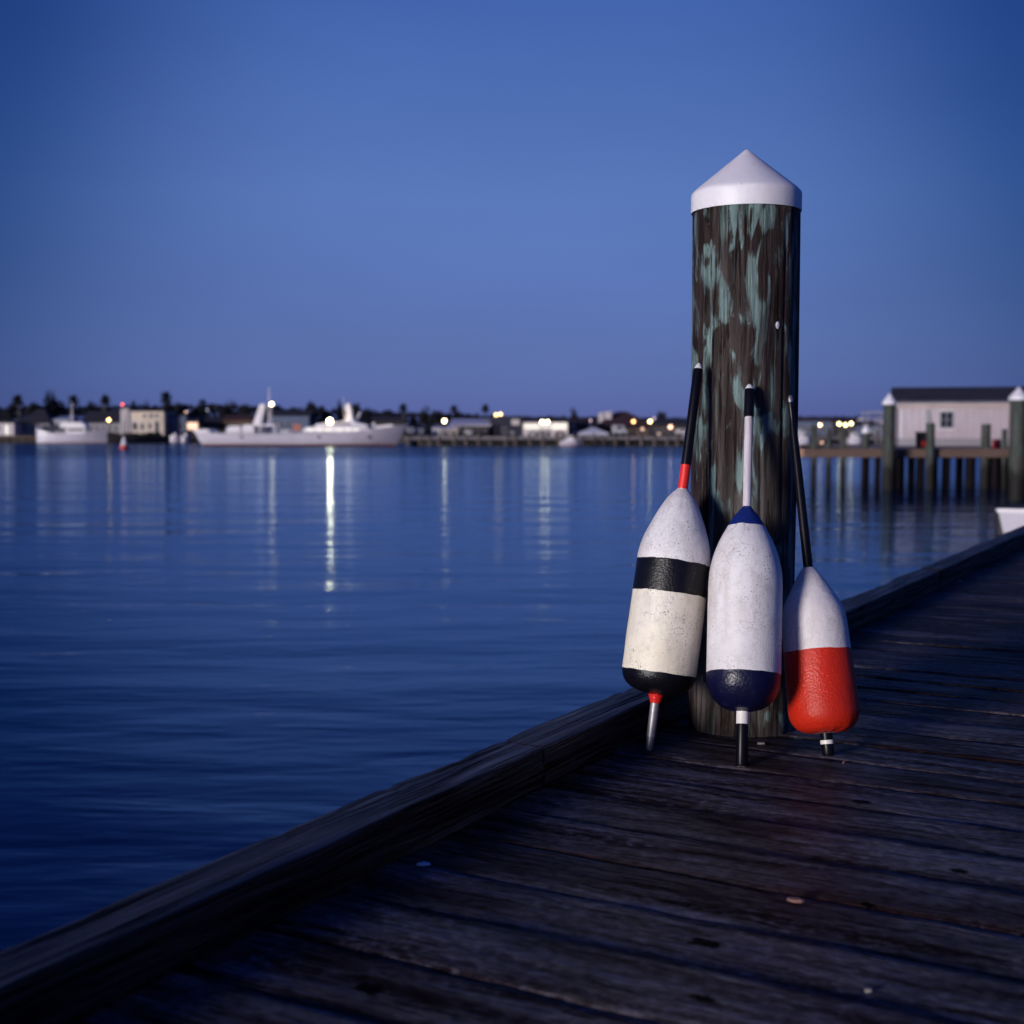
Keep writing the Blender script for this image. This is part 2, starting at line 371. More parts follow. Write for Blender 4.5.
M_PILE2 = tG.out(cG, .75, tG.bump(gG, .004), Specular_IOR_Level=.2)
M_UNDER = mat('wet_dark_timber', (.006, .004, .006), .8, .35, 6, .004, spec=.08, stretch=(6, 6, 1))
tW = NT('weathered_white_plastic')
dW = tW.noise(tW.mapp((1, 1, .5)), 28, 6, .7); eW = tW.noise(tW.mapp((1, 1, 1), (5, 1, 0)), 7, 4, .6)
cW = tW.mix(tW.math('MULTIPLY', tW.rng(dW, .52, .72), tW.rng(eW, .4, .65, .1, .6)), (.76, .73, .80), (.42, .38, .40))
cW = tW.mix(tW.rng(tW.noise(tW.mapp(), 160, 3, .6), .68, .72, 0, .6), cW, (.25, .22, .22))
M_WHITECAP = tW.out(cW, tW.rng(dW, .3, .7, .38, .55), tW.bump(eW, .003))

dock = thing('wooden_dock', 'long dark weathered plank dock with a raised timber curb along the water', 'dock', (0, 0, DZ), -TH)
def decking():
    vs = []; fs = []; cols = []
    pitch = .178; y0 = 2.57 - 44 * pitch
    rr = random.Random(5)
    k = 0; y = y0
    while y < 42:
        g = rr.uniform(.002, .006); a = y + g / 2; b = y + pitch - g / 2
        rnd = rr.random(); dz = rr.uniform(-.003, .0015); tl = rr.uniform(-.0018, .0018)
        near = y < 9
        nx = 90 if near else 12
        xs = [-1.40 + 3.75 * i / nx for i in range(nx + 1)]
        prof = [(a, -.036), (a, -.004), (a + .004, 0), (a + .02, .0008), ((a+b)/2, .0016), (b - .02, .0008), (b - .004, 0), (b, -.004), (b, -.036)]
        ed = [0, 0, 0, .0, 0, 0, .55, 1, 1]
        base = len(vs)
        for x in xs:
            wob = noise.noise(Vector((x * 1.1, k * 3.7, 0))) * .004
            for j, (py, pz) in enumerate(prof):
                nz = noise.noise(Vector((x * 9, py * 40, k))) * (.0022 if 1 <= j <= 7 else 0)
                wy = noise.noise(Vector((x * 3, k * 5.1, j > 4))) * .0022
                vs.append((x, py + wy, pz + dz + tl * (j - 4) + wob + nz)); cols.append((rnd, ed[j], 0, 1))
        n = len(prof)
        for i in range(nx):
            for j in range(n - 1):
                p = base + i * n + j; fs.append((p, p + n, p + n + 1, p + 1))
        fs.append([base + j for j in range(n)]); fs.append([base + nx * n + j for j in range(n)][::-1])
        y += pitch; k += 1
    me = bpy.data.meshes.new('decking'); me.from_pydata(vs, [], fs); me.materials.append(M_DECK)
    ca = me.color_attributes.new('plank', 'FLOAT_COLOR', 'POINT')
    ca.data.foreach_set('color', [c for q in cols for c in q])
    me.polygons.foreach_set('use_smooth', [True] * len(fs)); me.set_sharp_from_angle(angle=R(50))
    me.validate(); o = bpy.data.objects.new('decking', me); COL.objects.link(o); o.parent = dock
decking()
def curb_timber(ya, yb, seed):
    rr = random.Random(seed); vs = []; fs = []
    n = max(int((yb - ya) / .035), 4)
    x0, x1 = XIN - CW, XIN
    base = []
    def line(p, q, m):
        for i in range(m): t = i / m; base.append((p[0] + (q[0]-p[0])*t, p[1] + (q[1]-p[1])*t))
    c = .004
    line((x0, .003), (x0, CH - c), 5); line((x0, CH - c), (x0 + c, CH), 2); line((x0 + c, CH), (x1 - c, CH), 9)
    line((x1 - c, CH), (x1, CH - c), 2); line((x1, CH - c), (x1, .003), 6); line((x1, .003), (x0, .003), 1)
    m = len(base); dx = rr.uniform(-.003, .003); cx, cz = (x0 + x1) / 2, CH / 2
    for i in range(n + 1):
        y = ya + (yb - ya) * i / n; endf = min(1, min(i, n - i) / 2 + .55) if i in (0, n) else 1
        for (x, z) in base:
            w = .0045 * noise.noise(Vector((x * 45, y * 1.7, z * 45 + seed))) + .003 * noise.noise(Vector((x * 110, y * 5, z * 110 - seed)))
            if z > CH - .02 and x < x0 + .03: w -= max(0, noise.noise(Vector((y * 3, seed, 4)))) * .009 + max(0, noise.noise(Vector((y * 16, seed, 9)))) * .008     # broken outer arris
            d = Vector((x - cx, z - cz)).normalized()
            vs.append((x + d.x * w + dx + .004 * noise.noise(Vector((y * .6, seed, 0))), y, max(z + d.y * w, .003)))
    for i in range(n):
        for j in range(m):
            a = i*m + j; b = i*m + (j+1) % m; fs.append((a, b, b + m, a + m))
    fs.append(tuple(range(m))[::-1]); fs.append(tuple(n*m + j for j in range(m)))
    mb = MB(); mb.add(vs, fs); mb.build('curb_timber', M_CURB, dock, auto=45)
j1 = dock_xy(557, 790)[1]; j2 = dock_xy(945, 589)[1]; stp = j2 - j1
js = [j1 - 2 * stp, j1 - stp, j1, j2] + [j2 + stp * k for k in range(1, 10)]
for i in range(len(js) - 1):
    g = .002 if i != 3 else .05
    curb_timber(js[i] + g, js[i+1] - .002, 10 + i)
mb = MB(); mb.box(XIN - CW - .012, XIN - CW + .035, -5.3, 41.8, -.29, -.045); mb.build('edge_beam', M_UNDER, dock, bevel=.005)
mb = MB()
for x in (-.3, .7, 1.7): mb.box(x, x + .05, -5.3, 41.8, -.26, -.045)
mb.build('joist', M_UNDER, dock)
for k in range(16):
    for x in (-1.15, 1.9):
        if k == 2 and x < 0: continue
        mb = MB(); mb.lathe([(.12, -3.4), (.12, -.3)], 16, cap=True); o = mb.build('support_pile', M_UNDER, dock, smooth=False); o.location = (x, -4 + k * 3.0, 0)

# ------------------------------------------------------------------ capped piling
pc = ground(737, 738, DZ); PX, PY = .580, pc.y + .136
q = DI @ Vector((PX, PY, DZ))
PR = .131
qx = XIN + PR + .031       # stands just inside the curb
PW = DM @ Vector((qx, q.y, 0)); PX, PY = PW.x, PW.y
def piling_post(zb, zt, r0, r1, seed=0, n=144, m=150, checks=()):
    vs = []; fs = []
    for i in range(m + 1):
        t = i / m; z = zb + (zt - zb) * t; r = r0 + (r1 - r0) * t
        for k in range(n):
            a = 2 * pi * k / n
            d = .0030 * noise.noise(Vector((cos(a) * 5, sin(a) * 5, z * 1.3 + seed))) + .0028 * noise.noise(Vector((cos(a) * 16, sin(a) * 16, z * 1.6 + seed))) + .0012 * noise.noise(Vector((cos(a) * 42, sin(a) * 42, z * 3)))
            for (ca, z0, z1, dep) in checks:
                aa = ca + .05 * noise.noise(Vector((z * 2.2, ca * 7, 1))); dd = abs((a - aa + pi) % (2*pi) - pi)
                if z0 < z < z1 and dd < .045: d -= dep * (1 - dd / .045) * min(1, (z - z0) / .12, (z1 - z) / .12)
            vs.append(((r + d) * cos(a), (r + d) * sin(a), z))
    for i in range(m):
        for k in range(n):
            k2 = (k+1) % n; fs.append((i*n+k, i*n+k2, (i+1)*n+k2, (i+1)*n+k))
    fs.append(tuple(m*n + k for k in range(n)))
    mb = MB(); mb.add(vs, fs); return mb
ZT = za(212, PY) + .02
piling = thing('mooring_piling', 'tall round wooden piling with green stains and white cone cap behind the floats', 'piling', (PX, PY, DZ))
A0 = atan2(-PY, -PX)       # direction that faces the camera
chk = [(A0 - .28 + .0, .35, 1.02, .016), (A0 + .33, -.1, .80, .011), (A0 - .75, .1, 1.4, .012), (A0 + .80, .5, 1.3, .006), (A0 + .05, .9, 1.5, .010), (A0 + 2.2, 0, 1.2, .012)]
chk = [((a) % (2*pi), z0, z1, d) for a, z0, z1, d in chk]
piling_post(-3.2, ZT - DZ, .131, .131, 3, m=260, checks=chk).build('post', M_PILE, piling, smooth=True)
capz = ZT - DZ
zc = za(200, PY) - DZ; zap = za(149.5, PY) - DZ; zb = za(213, PY) - DZ
zc = lambda y: za(y, PY) - DZ
mb = MB(); mb.lathe([(.1335, zb + .001), (.1358, zb), (.1364, zb + .003), (.1364, zc(196)), (.1352, zc(194)), (.1300, zc(191.6)), (.1255, zc(189.8)), (.008, zap - .004), (.003, zap - .001), (.0008, zap)], 96)
mb.build('cap', M_WHITECAP, piling, auto=35)
mb = MB(); mb.ball((0, 0, 0), .0062, 8, (1, .4, 1.5)); th = A0 + .637
o = mb.build('nail_plug', mat('pale_putty', (.55, .52, .58), .6), piling, smooth=True); o.location = (.132 * cos(th), .132 * sin(th), za(329, PY) - DZ); o.rotation_euler = (0, 0, th + pi / 2)

# ------------------------------------------------------------------ fishing floats
def float_thing(label, B, T, parts):
    """parts: (name, [(image y, radius px, material index)...], mats) measured along the leaning axis"""
    B = Vector(B); T = Vector(T); ax = T - B; Ln = ax.length
    quat = ax.to_track_quat('Z', 'Y')
    root = thing('fishing_float', label, 'fishing float', B, quat=quat, group='lobster pot floats leaning on the piling')
    def tz(y):
        lo, hi = -.05, 1.05
        for _ in range(40):
            mid = (lo + hi) / 2
            if proj(B + ax * mid)[1] > y: lo = mid
            else: hi = mid
        return (lo + hi) / 2
    for name, st, mats in parts:
        pr = []; ms = []
        for (y, r, m) in st:
            t = tz(y); w = proj(B + ax * t)[2]; pr.append((max(r, .15) * w / F, t * Ln)); ms.append(m)
        # refine with a smooth interpolation so the ogive is round
        mb = MB(); mb.lathe(pr, 96, mis=ms[:-1])
        if name == 'float_body':
            for p_ in mb.v:
                an = atan2(p_.y, p_.x); q_ = Vector((cos(an) * 1.6, sin(an) * 1.6, p_.z * 9 + B.x * 30)); sc_ = min(1, Vector((p_.x, p_.y)).length / .04)
                k_ = 1 + sc_ * (.012 * noise.noise(q_) + .006 * noise.noise(q_ * 3.1)); p_.x *= k_; p_.y *= k_
                p_.z += sc_ * (.0022 * noise.noise(q_ * 1.7) + .0008 * noise.noise(q_ * 7))
        mb.build(name, mats, root, auto=40)
    return root
def dense(st, n=5):
    out = []
    for i in range(len(st) - 1):
        p0 = st[max(i-1, 0)]; p1 = st[i]; p2 = st[i+1]; p3 = st[min(i+2, len(st)-1)]
        for k in range(n):
            t = k / n
            f = lambda a, b, c, d: .5 * (2*b + (c-a)*t + (2*a-5*b+4*c-d)*t*t + (3*b-a-3*c+d)*t**3)
            y = p1[0] + (p2[0]-p1[0]) * t
            out.append((y, f(p0[1], p1[1], p2[1], p3[1]) if abs(p1[1]-p2[1]) > .01 else p1[1], p1[2]))
    out.append(st[-1]); return out
P_WHITE = float_paint('chalky_white_float', (.80, .77, .80), 1.0, .5)
P_WHITE2 = float_paint('chalky_white_float_worn', (.76, .71, .74), .9, .5)
P_CREAM = float_paint('yellowed_white_float', (.82, .76, .72), 1.0, .42, cream=(.84, .76, .60))
P_BLACK = float_paint('black_float_paint', (.0035, .003, .007), 0, .36, scuff=(.03, .026, .034))
P_NAVY = float_paint('navy_float_paint', (.003, .0035, .032), 0, .36, scuff=(.022, .026, .08))
P_BLUE = float_paint('blue_float_paint', (.006, .022, .17), 0, .42)
P_RED = float_paint('red_orange_float_paint', (.56, .022, .008), 0, .42, scuff=(.52, .10, .07))
P_STICKR = mat('red_stick_paint', (.68, .02, .015), .4, .1, 20)
P_STICKK = mat('black_stick_paint', (.004, .0035, .008), .34, .3, 20, .0003, spec=.22, stretch=(3, 3, 1))
P_STICKW = mat('pale_stick_paint', (.56, .50, .55), .45, .12, 25, .0004, stretch=(3, 3, .6))
P_TIP = mat('white_tip_paint', (.82, .80, .80), .4, .05, 20)
P_METAL = mat('dull_aluminium', (.34, .33, .36), .5, .2, 30, .0003, metal=.7)
P_GREY = mat('grey_metal_ferrule', (.20, .20, .24), .45, .2, 30, metal=.5)

B1 = ground(649, 753.5, DZ + .004); B1 = ground(649, 751, DZ + .004)
T1 = at(699, 363, PY - .112)
float_thing('white float with a black band around it and a red and black stick', B1, T1, [
    ('float_body', dense([(489,5.5,0),(493,9,0),(500,14.5,0),(510,20,0),(519,24.3,0),(528,28.2,0),(537,31.8,0),(547,34.6,0),(556,36.0,0),(562.5,36.3,1),(594,36.8,2),(640,37.2,2),(672.5,37.2,3),(679,36,3),(685,32.5,3),(690,26.5,3),(693,18,3),(694.5,8,3)]), [P_WHITE, P_BLACK, P_CREAM, P_BLACK]),
    ('upper_stick', [(363,.6,0),(364.5,2.2,0),(369,4.5,1),(370,4.9,1),(420,4.9,1),(465,5.0,2),(489.5,5.0,2)], [P_TIP, P_STICKK, P_STICKR]),
    ('collar', [(692,9,0),(696,7.4,0),(703,5.2,0)], [P_STICKR]),
    ('spindle', [(703.2,4.7,0),(737,4.4,0),(737.2,4.0,1),(749.5,3.9,1),(751,3.0,1)], [P_METAL, P_GREY])])
B2 = ground(741.5, 766.5, DZ + .004); T2 = at(749.5, 384, PY - .155)
float_thing('white float with a blue shoulder and navy bottom, standing between two others', B2, T2, [
    ('float_body', dense([(507,4.5,0),(510,7,0),(516,12,0),(521,15.5,0),(527.5,19.2,1),(540,25.8,1),(550,30,1),(559,32.8,1),(570,35.2,1),(582,36.4,1),(600,36.7,1),(640,36.8,1),(674,36.9,2),(682,36.6,2),(690,35,2),(698,31,2),(704.5,25,2),(709,18,2),(711.5,9,2)]), [P_BLUE, P_WHITE, P_NAVY]),
    ('upper_stick', [(384,.6,0),(385.5,2.6,0),(389.5,4.7,1),(390,4.9,1),(417,5.0,1),(417.3,4.1,2),(507.5,4.3,2)], [P_TIP, P_STICKK, P_STICKW]),
    ('spindle', [(711,6.2,0),(724,6.3,1),(724.3,5.9,1),(764,5.9,1),(766.5,4.9,1)], [P_TIP, P_STICKK])])
B3 = ground(828.5, 756, DZ + .004); T3 = at(790, 398, PY - .092)
float_thing('float with a bright red lower half and a thin black stick', B3, T3, [
    ('float_body', dense([(568,6,0),(572,9,0),(576,12,0),(581,15,0),(588,19,0),(595,23,0),(602,26.6,0),(608,29.2,0),(617,31.4,0),(627,32.2,0),(640,32.8,0),(651,33.2,1),(690,34.6,1),(708,35.1,1),(716,34.5,1),(723,31.8,1),(728.5,27,1),(731.5,21,1),(733,12,1)]), [P_WHITE2, P_RED]),
    ('upper_stick', [(396,2.2,0),(398,2.9,0),(402,2.9,0),(402.5,2.5,1),(424,2.7,1),(424.5,3.6,1),(470,4.4,1),(568.5,4.8,1)], [P_GREY, P_STICKK]),
    ('spindle', [(732,6,1),(740,6,1),(740.2,6.6,0),(744,6.6,0),(744.2,6,1),(753.5,6,1),(756,5,1)], [P_TIP, P_STICKK])])

# small chips lying on the boards
def chip(px, py, s, label, m, ang):
    p = ground(px, py, DZ + .003); rr = random.Random(px)
    poly = [(s * cos(a) * rr.uniform(.7, 1.2), s * .45 * sin(a) * rr.uniform(.7, 1.2)) for a in [i * pi / 4 for i in range(8)]]
    mb = MB(); mb.add([(x, y, 0) for x, y in poly] + [(x * .85, y * .8, .003 + .002 * rr.random()) for x, y in poly], [tuple(range(8))[::-1], tuple(range(8, 16))] + [(i, (i+1) % 8, (i+1) % 8 + 8, i + 8) for i in range(8)])
    o = mb.build('wood_chip', m, None, p); o.rotation_euler.z = ang
    tag(o, label, 'chip', 'small chips lying on the dock boards')
M_CHIP = mat('pale_chip', (.30, .26, .26), .7, .2, 80); M_CHIPR = mat('reddish_chip', (.24, .12, .10), .7, .2, 80)
chip(795, 901, .017, 'pale elongated chip on the dock boards in front of the floats', M_CHIPR, -.3)
chip(868, 992, .006, 'tiny pale fleck of debris on the dock boards, nearest the camera', M_CHIP, 0)
chip(761, 744, .012, 'thin pale chip on the boards beside the black spindle of the middle float', M_CHIP, .1)
chip(960, 581, .020, 'small pale chip on the dock near the gap in the curb', M_CHIP, .4)
chip(424, 865, .012, 'bluish shiny chip on the boards beside the curb, lower left', mat('shiny_chip', (.45, .5, .65), .2), .1)
chip(844, 763, .008, 'little brown chip on the boards below the red float', M_CHIPR, .9)

# ------------------------------------------------------------------ land across the harbour
LZ = 1.55
M_LAND = mat('dark_shore_ground', (.05, .045, .045), .9, .3, .3)
def strip(pts_front, name, m):
    mb = MB(); n = len(pts_front)
    vs = [(x, y, LZ) for x, y in pts_front] + [(x * 9 if abs(x) > 1 else x, 5200, LZ) for x, y in pts_front] + [(x, y - .6, -1.5) for x, y in pts_front]
    fs = [(i, i+1, n+i+1, n+i) for i in range(n-1)] + [(2*n+i, 2*n+i+1, i+1, i) for i in range(n-1)]
    mb.add(vs, fs); return mb.build(name, m)
shore = [(-420, 300), (-200, 272), (-105, 269), (-70, 269), (-22, 266), (-16, 213), (40, 212), (95, 213), (220, 218), (500, 260)]
tag(strip(shore, 'terrain', M_LAND), 'flat dark land along the far side of the harbour', 'shore', kind='structure')

# materials of the far town
M = {
 'cream': mat('cream_stucco', (.62, .53, .46), .8, .12, .5), 'grey': mat('grey_clapboard', (.26, .25, .29), .8, .15, .8),
 'pale': mat('pale_siding', (.55, .50, .53), .75, .1, .7), 'white': mat('white_siding', (.72, .68, .72), .6, .08, .7),
 'blue': mat('blue_grey_siding', (.10, .13, .22), .8, .15, .6), 'navy': mat('navy_wall', (.018, .02, .045), .8, .2, .6),
 'dark': mat('dark_timber_wall', (.028, .022, .026), .8, .3, .8), 'brown': mat('brown_timber_wall', (.10, .055, .04), .8, .25, .8),
 'droof': mat('dark_shingle_roof', (.020, .018, .034), .9, .3, 1.2), 'rroof': mat('red_brown_roof', (.060, .022, .022), .85, .25, 1.0),
 'wroof': mat('pale_metal_roof', (.62, .58, .66), .5, .08, .6), 'broof': mat('pale_blue_roof', (.30, .36, .50), .5, .1, .6),
 'glass': mat('dark_window_glass', (.012, .014, .022), .12, .1, 1), 'frame': mat('window_frame_paint', (.45, .42, .45), .6, .1, 1),
 'lit': mat('lit_window', (.8, .7, .55), .5, .05, 1, emit=(1, .72, .45), es=.75), 'peach': mat('glowing_peach_front', (.8, .6, .45), .5, .05, 1, emit=(1, .60, .40), es=1.0),
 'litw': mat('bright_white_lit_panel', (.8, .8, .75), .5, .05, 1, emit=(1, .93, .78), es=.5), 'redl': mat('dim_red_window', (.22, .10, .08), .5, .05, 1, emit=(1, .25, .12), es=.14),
 'stone': mat('dark_seawall_stone', (.022, .018, .022), .9, .4, 1.5, .05), 'deckg': mat('grey_wharf_planks', (.16, .14, .16), .8, .25, 1.5),
 'pilet': mat('tan_wharf_pile', (.13, .10, .09), .8, .3, 2), 'hull': mat('white_hull_paint', (.50, .46, .54), .32, .06, .4), 'hullw': mat('white_superstructure_paint', (.80, .76, .80), .35, .05, .6),
 'boot': mat('red_boot_stripe', (.22, .05, .05), .5, .1, 1), 'black': mat('black_rubber', (.012, .012, .015), .7, .2, 3),
 'metal': mat('galvanised_pole', (.28, .28, .32), .45, .1, 4, metal=.6), 'dmetal': mat('dark_pole_paint', (.03, .03, .04), .5, .1, 4),
 'canvas': mat('pale_canvas', (.55, .55, .66), .8, .08, .8), 'carw': mat('white_car_paint', (.66, .64, .68), .3, .05, 2), 'cars': mat('silver_car_paint', (.38, .38, .42), .3, .05, 2), 'carp': mat('pinkish_car_paint', (.50, .36, .38), .3, .05, 2),
 'red': mat('red_plastic', (.45, .02, .015), .5, .1, 4), 'bark': mat('trunk_bark', (.06, .045, .04), .9, .3, 5), 'palmt': mat('palm_trunk', (.08, .065, .06), .9, .3, 5),
 'leaf': mat('dark_foliage', (.010, .012, .020), .9, .5, 1.2), 'frond': mat('palm_fronds', (.010, .014, .018), .85, .4, 1.5),
}
def emis(name, col, s):
    return mat(name, (.9, .85, .7), .4, 0, 1, emit=col, es=s)
def wpane(mb_parent, name, x0, x1, z0, z1, y, m, pane_m):
    mb = MB(); mb.box(x0, x1, y - .06, y, z0, z1); f = mb.build(name, m, mb_parent)
    mb = MB(); w = min(.10, (x1 - x0) * .12); mb.box(x0 + w, x1 - w, y - .075, y - .061, z0 + w, z1 - w)
    if name == 'window' and x1 - x0 > .8:
        mb.box((x0+x1)/2 - .03, (x0+x1)/2 + .03, y - .09, y - .0755, z0 + w, z1 - w, 1)
    mb.build('pane' if name == 'window' else 'door_leaf', [pane_m, m], f)
def building(name, label, p0, p1, ye, Y, dep, wall, roof=None, ops=(), group=None, cat='building', yr=None, ov=.4, rk='gable'):
    """wall from pixel column p0 to p1, eave at image row ye, ridge at row yr"""
    x0, x1 = xa(p0, Y), xa(p1, Y); cx = (x0 + x1) / 2; w = (x1 - x0) / 2; ze = za(ye, Y) - LZ
    root = thing(name, label, cat, (cx, Y, LZ), group=group)
    mb = MB(); mb.box(-w, w, 0, dep, -.3, ze); mb.build('wall', M[wall], root)
    zr = (za(yr, Y + dep / 2) - LZ) if yr else ze + .3
    mb = MB()
    if rk == 'flat':
        mb.box(-w - .15, w + .15, -.15, dep + .15, ze + .002, ze + .35)
    elif rk == 'gable':
        pts = lambda x: [(x, -ov, ze - .05), (x, dep + ov, ze - .05), (x, dep / 2, zr), (x, dep / 2, zr - .2)]
        a = [(-w - ov, -ov, ze + .002), (-w - ov, dep + ov, ze + .002), (-w - ov, dep / 2, zr)]
        b = [(w + ov, -ov, ze + .002), (w + ov, dep + ov, ze + .002), (w + ov, dep / 2, zr)]
        mb.add(a + b, [(0, 1, 2), (3, 5, 4), (0, 3, 4, 1), (1, 4, 5, 2), (2, 5, 3, 0)])
    elif rk == 'end':      # gable facing the water
        a = [(-w - ov, -ov, ze + .002), (w + ov, -ov, ze + .002), (0, -ov, zr)]; b = [(x, dep + ov, z) for x, y, z in a]
        mb.add(a + b, [(0, 1, 2), (3, 5, 4), (0, 3, 4, 1), (1, 4, 5, 2), (2, 5, 3, 0)])
    elif rk == 'hip':
        h = min(w * .8, dep / 2)
        mb.add([(-w-ov, -ov, ze+.002), (w+ov, -ov, ze+.002), (w+ov, dep+ov, ze+.002), (-w-ov, dep+ov, ze+.002), (-w+h, dep/2, zr), (w-h, dep/2, zr)],
               [(3, 2, 1, 0), (0, 1, 5, 4), (2, 3, 4, 5), (1, 2, 5), (3, 0, 4)])
    elif rk == 'shed':
        mb.add([(-w-ov, -ov, ze+.002), (w+ov, -ov, ze+.002), (w+ov, dep+ov, ze+.002), (-w-ov, dep+ov, ze+.002), (-w-ov, -ov, ze+.2), (w+ov, -ov, ze+.2), (w+ov, dep+ov, zr), (-w-ov, dep+ov, zr)],
               [(3,2,1,0),(4,5,6,7),(0,1,5,4),(1,2,6,5),(2,3,7,6),(3,0,4,7)])
    rf = mb.build('roof', M[roof or 'droof'], root)
    for (kind, a, b, y0, y1, pm) in ops:
        wx0, wx1 = xa(a, Y) - cx, xa(b, Y) - cx; z1, z0 = za(y0, Y) - LZ, max(za(y1, Y) - LZ, .02)
        if kind == 'panel':
            mb = MB(); mb.box(wx0, wx1, -.07, -.002, z0, z1); mb.build('lit_panel' if pm in ('lit','litw','peach') else 'wall_panel', M[pm], root)
        else: wpane(root, kind, wx0, wx1, z0, z1, -.001, M['frame'], M[pm])
    return root
def winrow(a, b, n, y0, y1, pm='glass', fill=.5):
    st = (b - a) / n
    return [('window', a + st * (i + .5 - fill / 2), a + st * (i + .5 + fill / 2), y0, y1, pm) for i in range(n)]

SH = 'buildings on the far shore'
building('waterfront_building', 'low pale building with a lit doorway at the far left edge', -12, 14, 423, 277, 8, 'pale', 'droof', [('door', 5, 9, 424.5, 435, 'litw'), ('window', -6, 0, 426, 431, 'glass')], SH, rk='flat')
building('house', 'house with a dark hipped roof between two palms on the far left', 19, 50, 423.5, 281, 9, 'grey', 'droof', winrow(22, 48, 4, 426, 431), SH, yr=409, rk='hip')
building('house', 'small house with a pale blue roof behind the old motor sailer', 55, 68, 420.5, 278, 5, 'grey', 'broof', winrow(56, 67, 2, 424, 430), SH, yr=416, rk='shed')
building('house', 'dark roofed house left of the lamp post and the cream building', 84, 121, 423, 280, 9, 'grey', 'droof', winrow(88, 119, 5, 426, 431) , SH, yr=411, rk='gable')
cb = building('waterfront_building', 'cream two storey building with a square corner tower on the waterfront', 130, 164, 411.5, 274, 10, 'cream', 'droof', [('window', 132.5, 137.5, 422, 430, 'glass'), ('window', 141, 144, 423, 430, 'glass'), ('window', 148.5, 151.5, 423, 429, 'glass'), ('door', 155, 159, 421, 433.5, 'glass'), ('panel', 135, 162, 412.5, 419.5, 'peach'), ('window', 143, 147, 414, 417.5, 'glass'), ('window', 149.5, 153.5, 413.5, 418, 'glass'), ('window', 155, 159, 414, 417.5, 'glass')], SH, rk='flat')
for ch in list(cb.children):
    if ch.name.startswith('lit_panel'):
        ch.name = 'lamplight_tint_panel'
        ch.data.materials[0] = mat('lamplight_tinted_stucco', (.62, .50, .40), .8, .1, .5)  # warm lamplight on the upper wall, put into this panel's stucco colour
for ch in list(cb.children):
    if ch.name.startswith('window') and ch.data.vertices[0].co.z > 2.5: ch.location.y = -.08
mb = MB(); c0 = cb.location.x; mb.box(xa(121.5, 274) - c0, xa(129.8, 274) - c0, -.3, 6, -.3, za(408.5, 274) - LZ); mb.build('tower', M['pale'], cb)
mb = MB(); mb.box(xa(121, 274) - c0, xa(130.2, 274) - c0, -.5, 6.2, za(408.5, 274) - LZ + .002, za(407.6, 274) - LZ); mb.build('tower_roof', M['droof'], cb)
building('waterfront_building', 'blue grey warehouse right of the cream building', 164.6, 186, 416, 277, 9, 'blue', 'droof', winrow(167, 184, 3, 422, 429), SH, rk='flat')
building('kiosk', 'small kiosk with a glowing peach front left of the big yacht', 186.5, 198.5, 421.5, 273, 4, 'brown', 'droof', [('panel', 187.5, 197.8, 422.6, 429.5, 'peach')], SH, cat='kiosk', rk='flat')
building('house', 'dark low house behind the stern of the big yacht', 199, 221, 422, 279, 8, 'dark', 'droof', winrow(201, 219, 3, 426, 431), SH, yr=417)
building('house', 'reddish brown house behind the aft cabins of the big yacht', 223, 252, 420, 279, 8, 'brown', 'rroof', winrow(225, 250, 4, 424, 430), SH, yr=415)
building('boat_shed', 'long shed with a dark roof and a dim red window behind the yacht midships', 271, 309, 416, 282, 10, 'blue', 'droof', [('panel', 293, 301, 424, 431, 'redl')] + winrow(273, 291, 3, 421, 428), SH, yr=410.5)
building('house', 'dark low house behind the bow of the big yacht', 372, 402, 421, 276, 9, 'dark', 'droof', winrow(375, 400, 4, 425, 430), SH, yr=416)
# right half of the far shore, behind the wharf
for i, (a, b, wm) in enumerate(((432, 440.5, 'white'), (441.8, 449, 'pale'), (450.2, 457.5, 'cream'))):
    building('storage_shed', ['white storage shed below the round lamp, leftmost of three in a row', 'pale storage shed in the middle of a row of three on the wharf', 'cream storage shed at the right end of a row of three'][i],
             a, b, 428.5, 219, 3, wm, 'wroof', [('door', a + 2, a + 5, 430, 436.5, 'glass')], 'storage sheds on the wharf', 'shed', yr=426.6, ov=.1)
building('boat_shed', 'dark open shed under a long pale metal roof', 452, 489, 426, 226, 9, 'dark', 'wroof', winrow(458, 488, 5, 429, 434), SH, yr=418.5, rk='shed')
building('waterfront_building', 'navy box building under the warm double lamp', 489.5, 522, 418, 228, 8, 'navy', 'droof', [('panel', 511.5, 519.5, 419.5, 425, 'pale'), ('window', 494, 498, 427, 433, 'glass'), ('window', 502, 506, 427, 433, 'glass')], SH, rk='flat')
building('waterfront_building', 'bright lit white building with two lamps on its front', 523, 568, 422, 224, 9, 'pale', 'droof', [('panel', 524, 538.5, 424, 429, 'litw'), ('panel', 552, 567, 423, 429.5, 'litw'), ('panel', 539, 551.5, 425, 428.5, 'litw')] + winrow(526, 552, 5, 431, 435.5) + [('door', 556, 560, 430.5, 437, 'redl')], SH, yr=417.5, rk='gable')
building('house', 'small dark house between the lit white building and the pale tent', 569, 588, 424, 232, 8, 'brown', 'rroof', [('panel', 570.5, 575.5, 424.5, 428, 'pale'), ('panel', 572, 586, 430.5, 434, 'pale')], SH, yr=420)
bb = building('restaurant', 'large building with a wide sloping red brown roof', 600, 650, 427, 238, 14, 'brown', 'rroof', winrow(604, 648, 7, 429.5, 434), SH, yr=411.5, ov=1.2, rk='hip')
for a, b, y0, y1 in ((600, 605, 412.5, 418), (606, 613, 411.5, 417)):
    mb = MB(); x0 = xa(a, 238) - bb.location.x; x1 = xa(b, 238) - bb.location.x
    mb.box(x0, x1, 3, 4.5, za(423, 241) - LZ, za(y0, 241) - LZ); mb.build('rooftop_box', M['pale'], bb, bevel=.08)
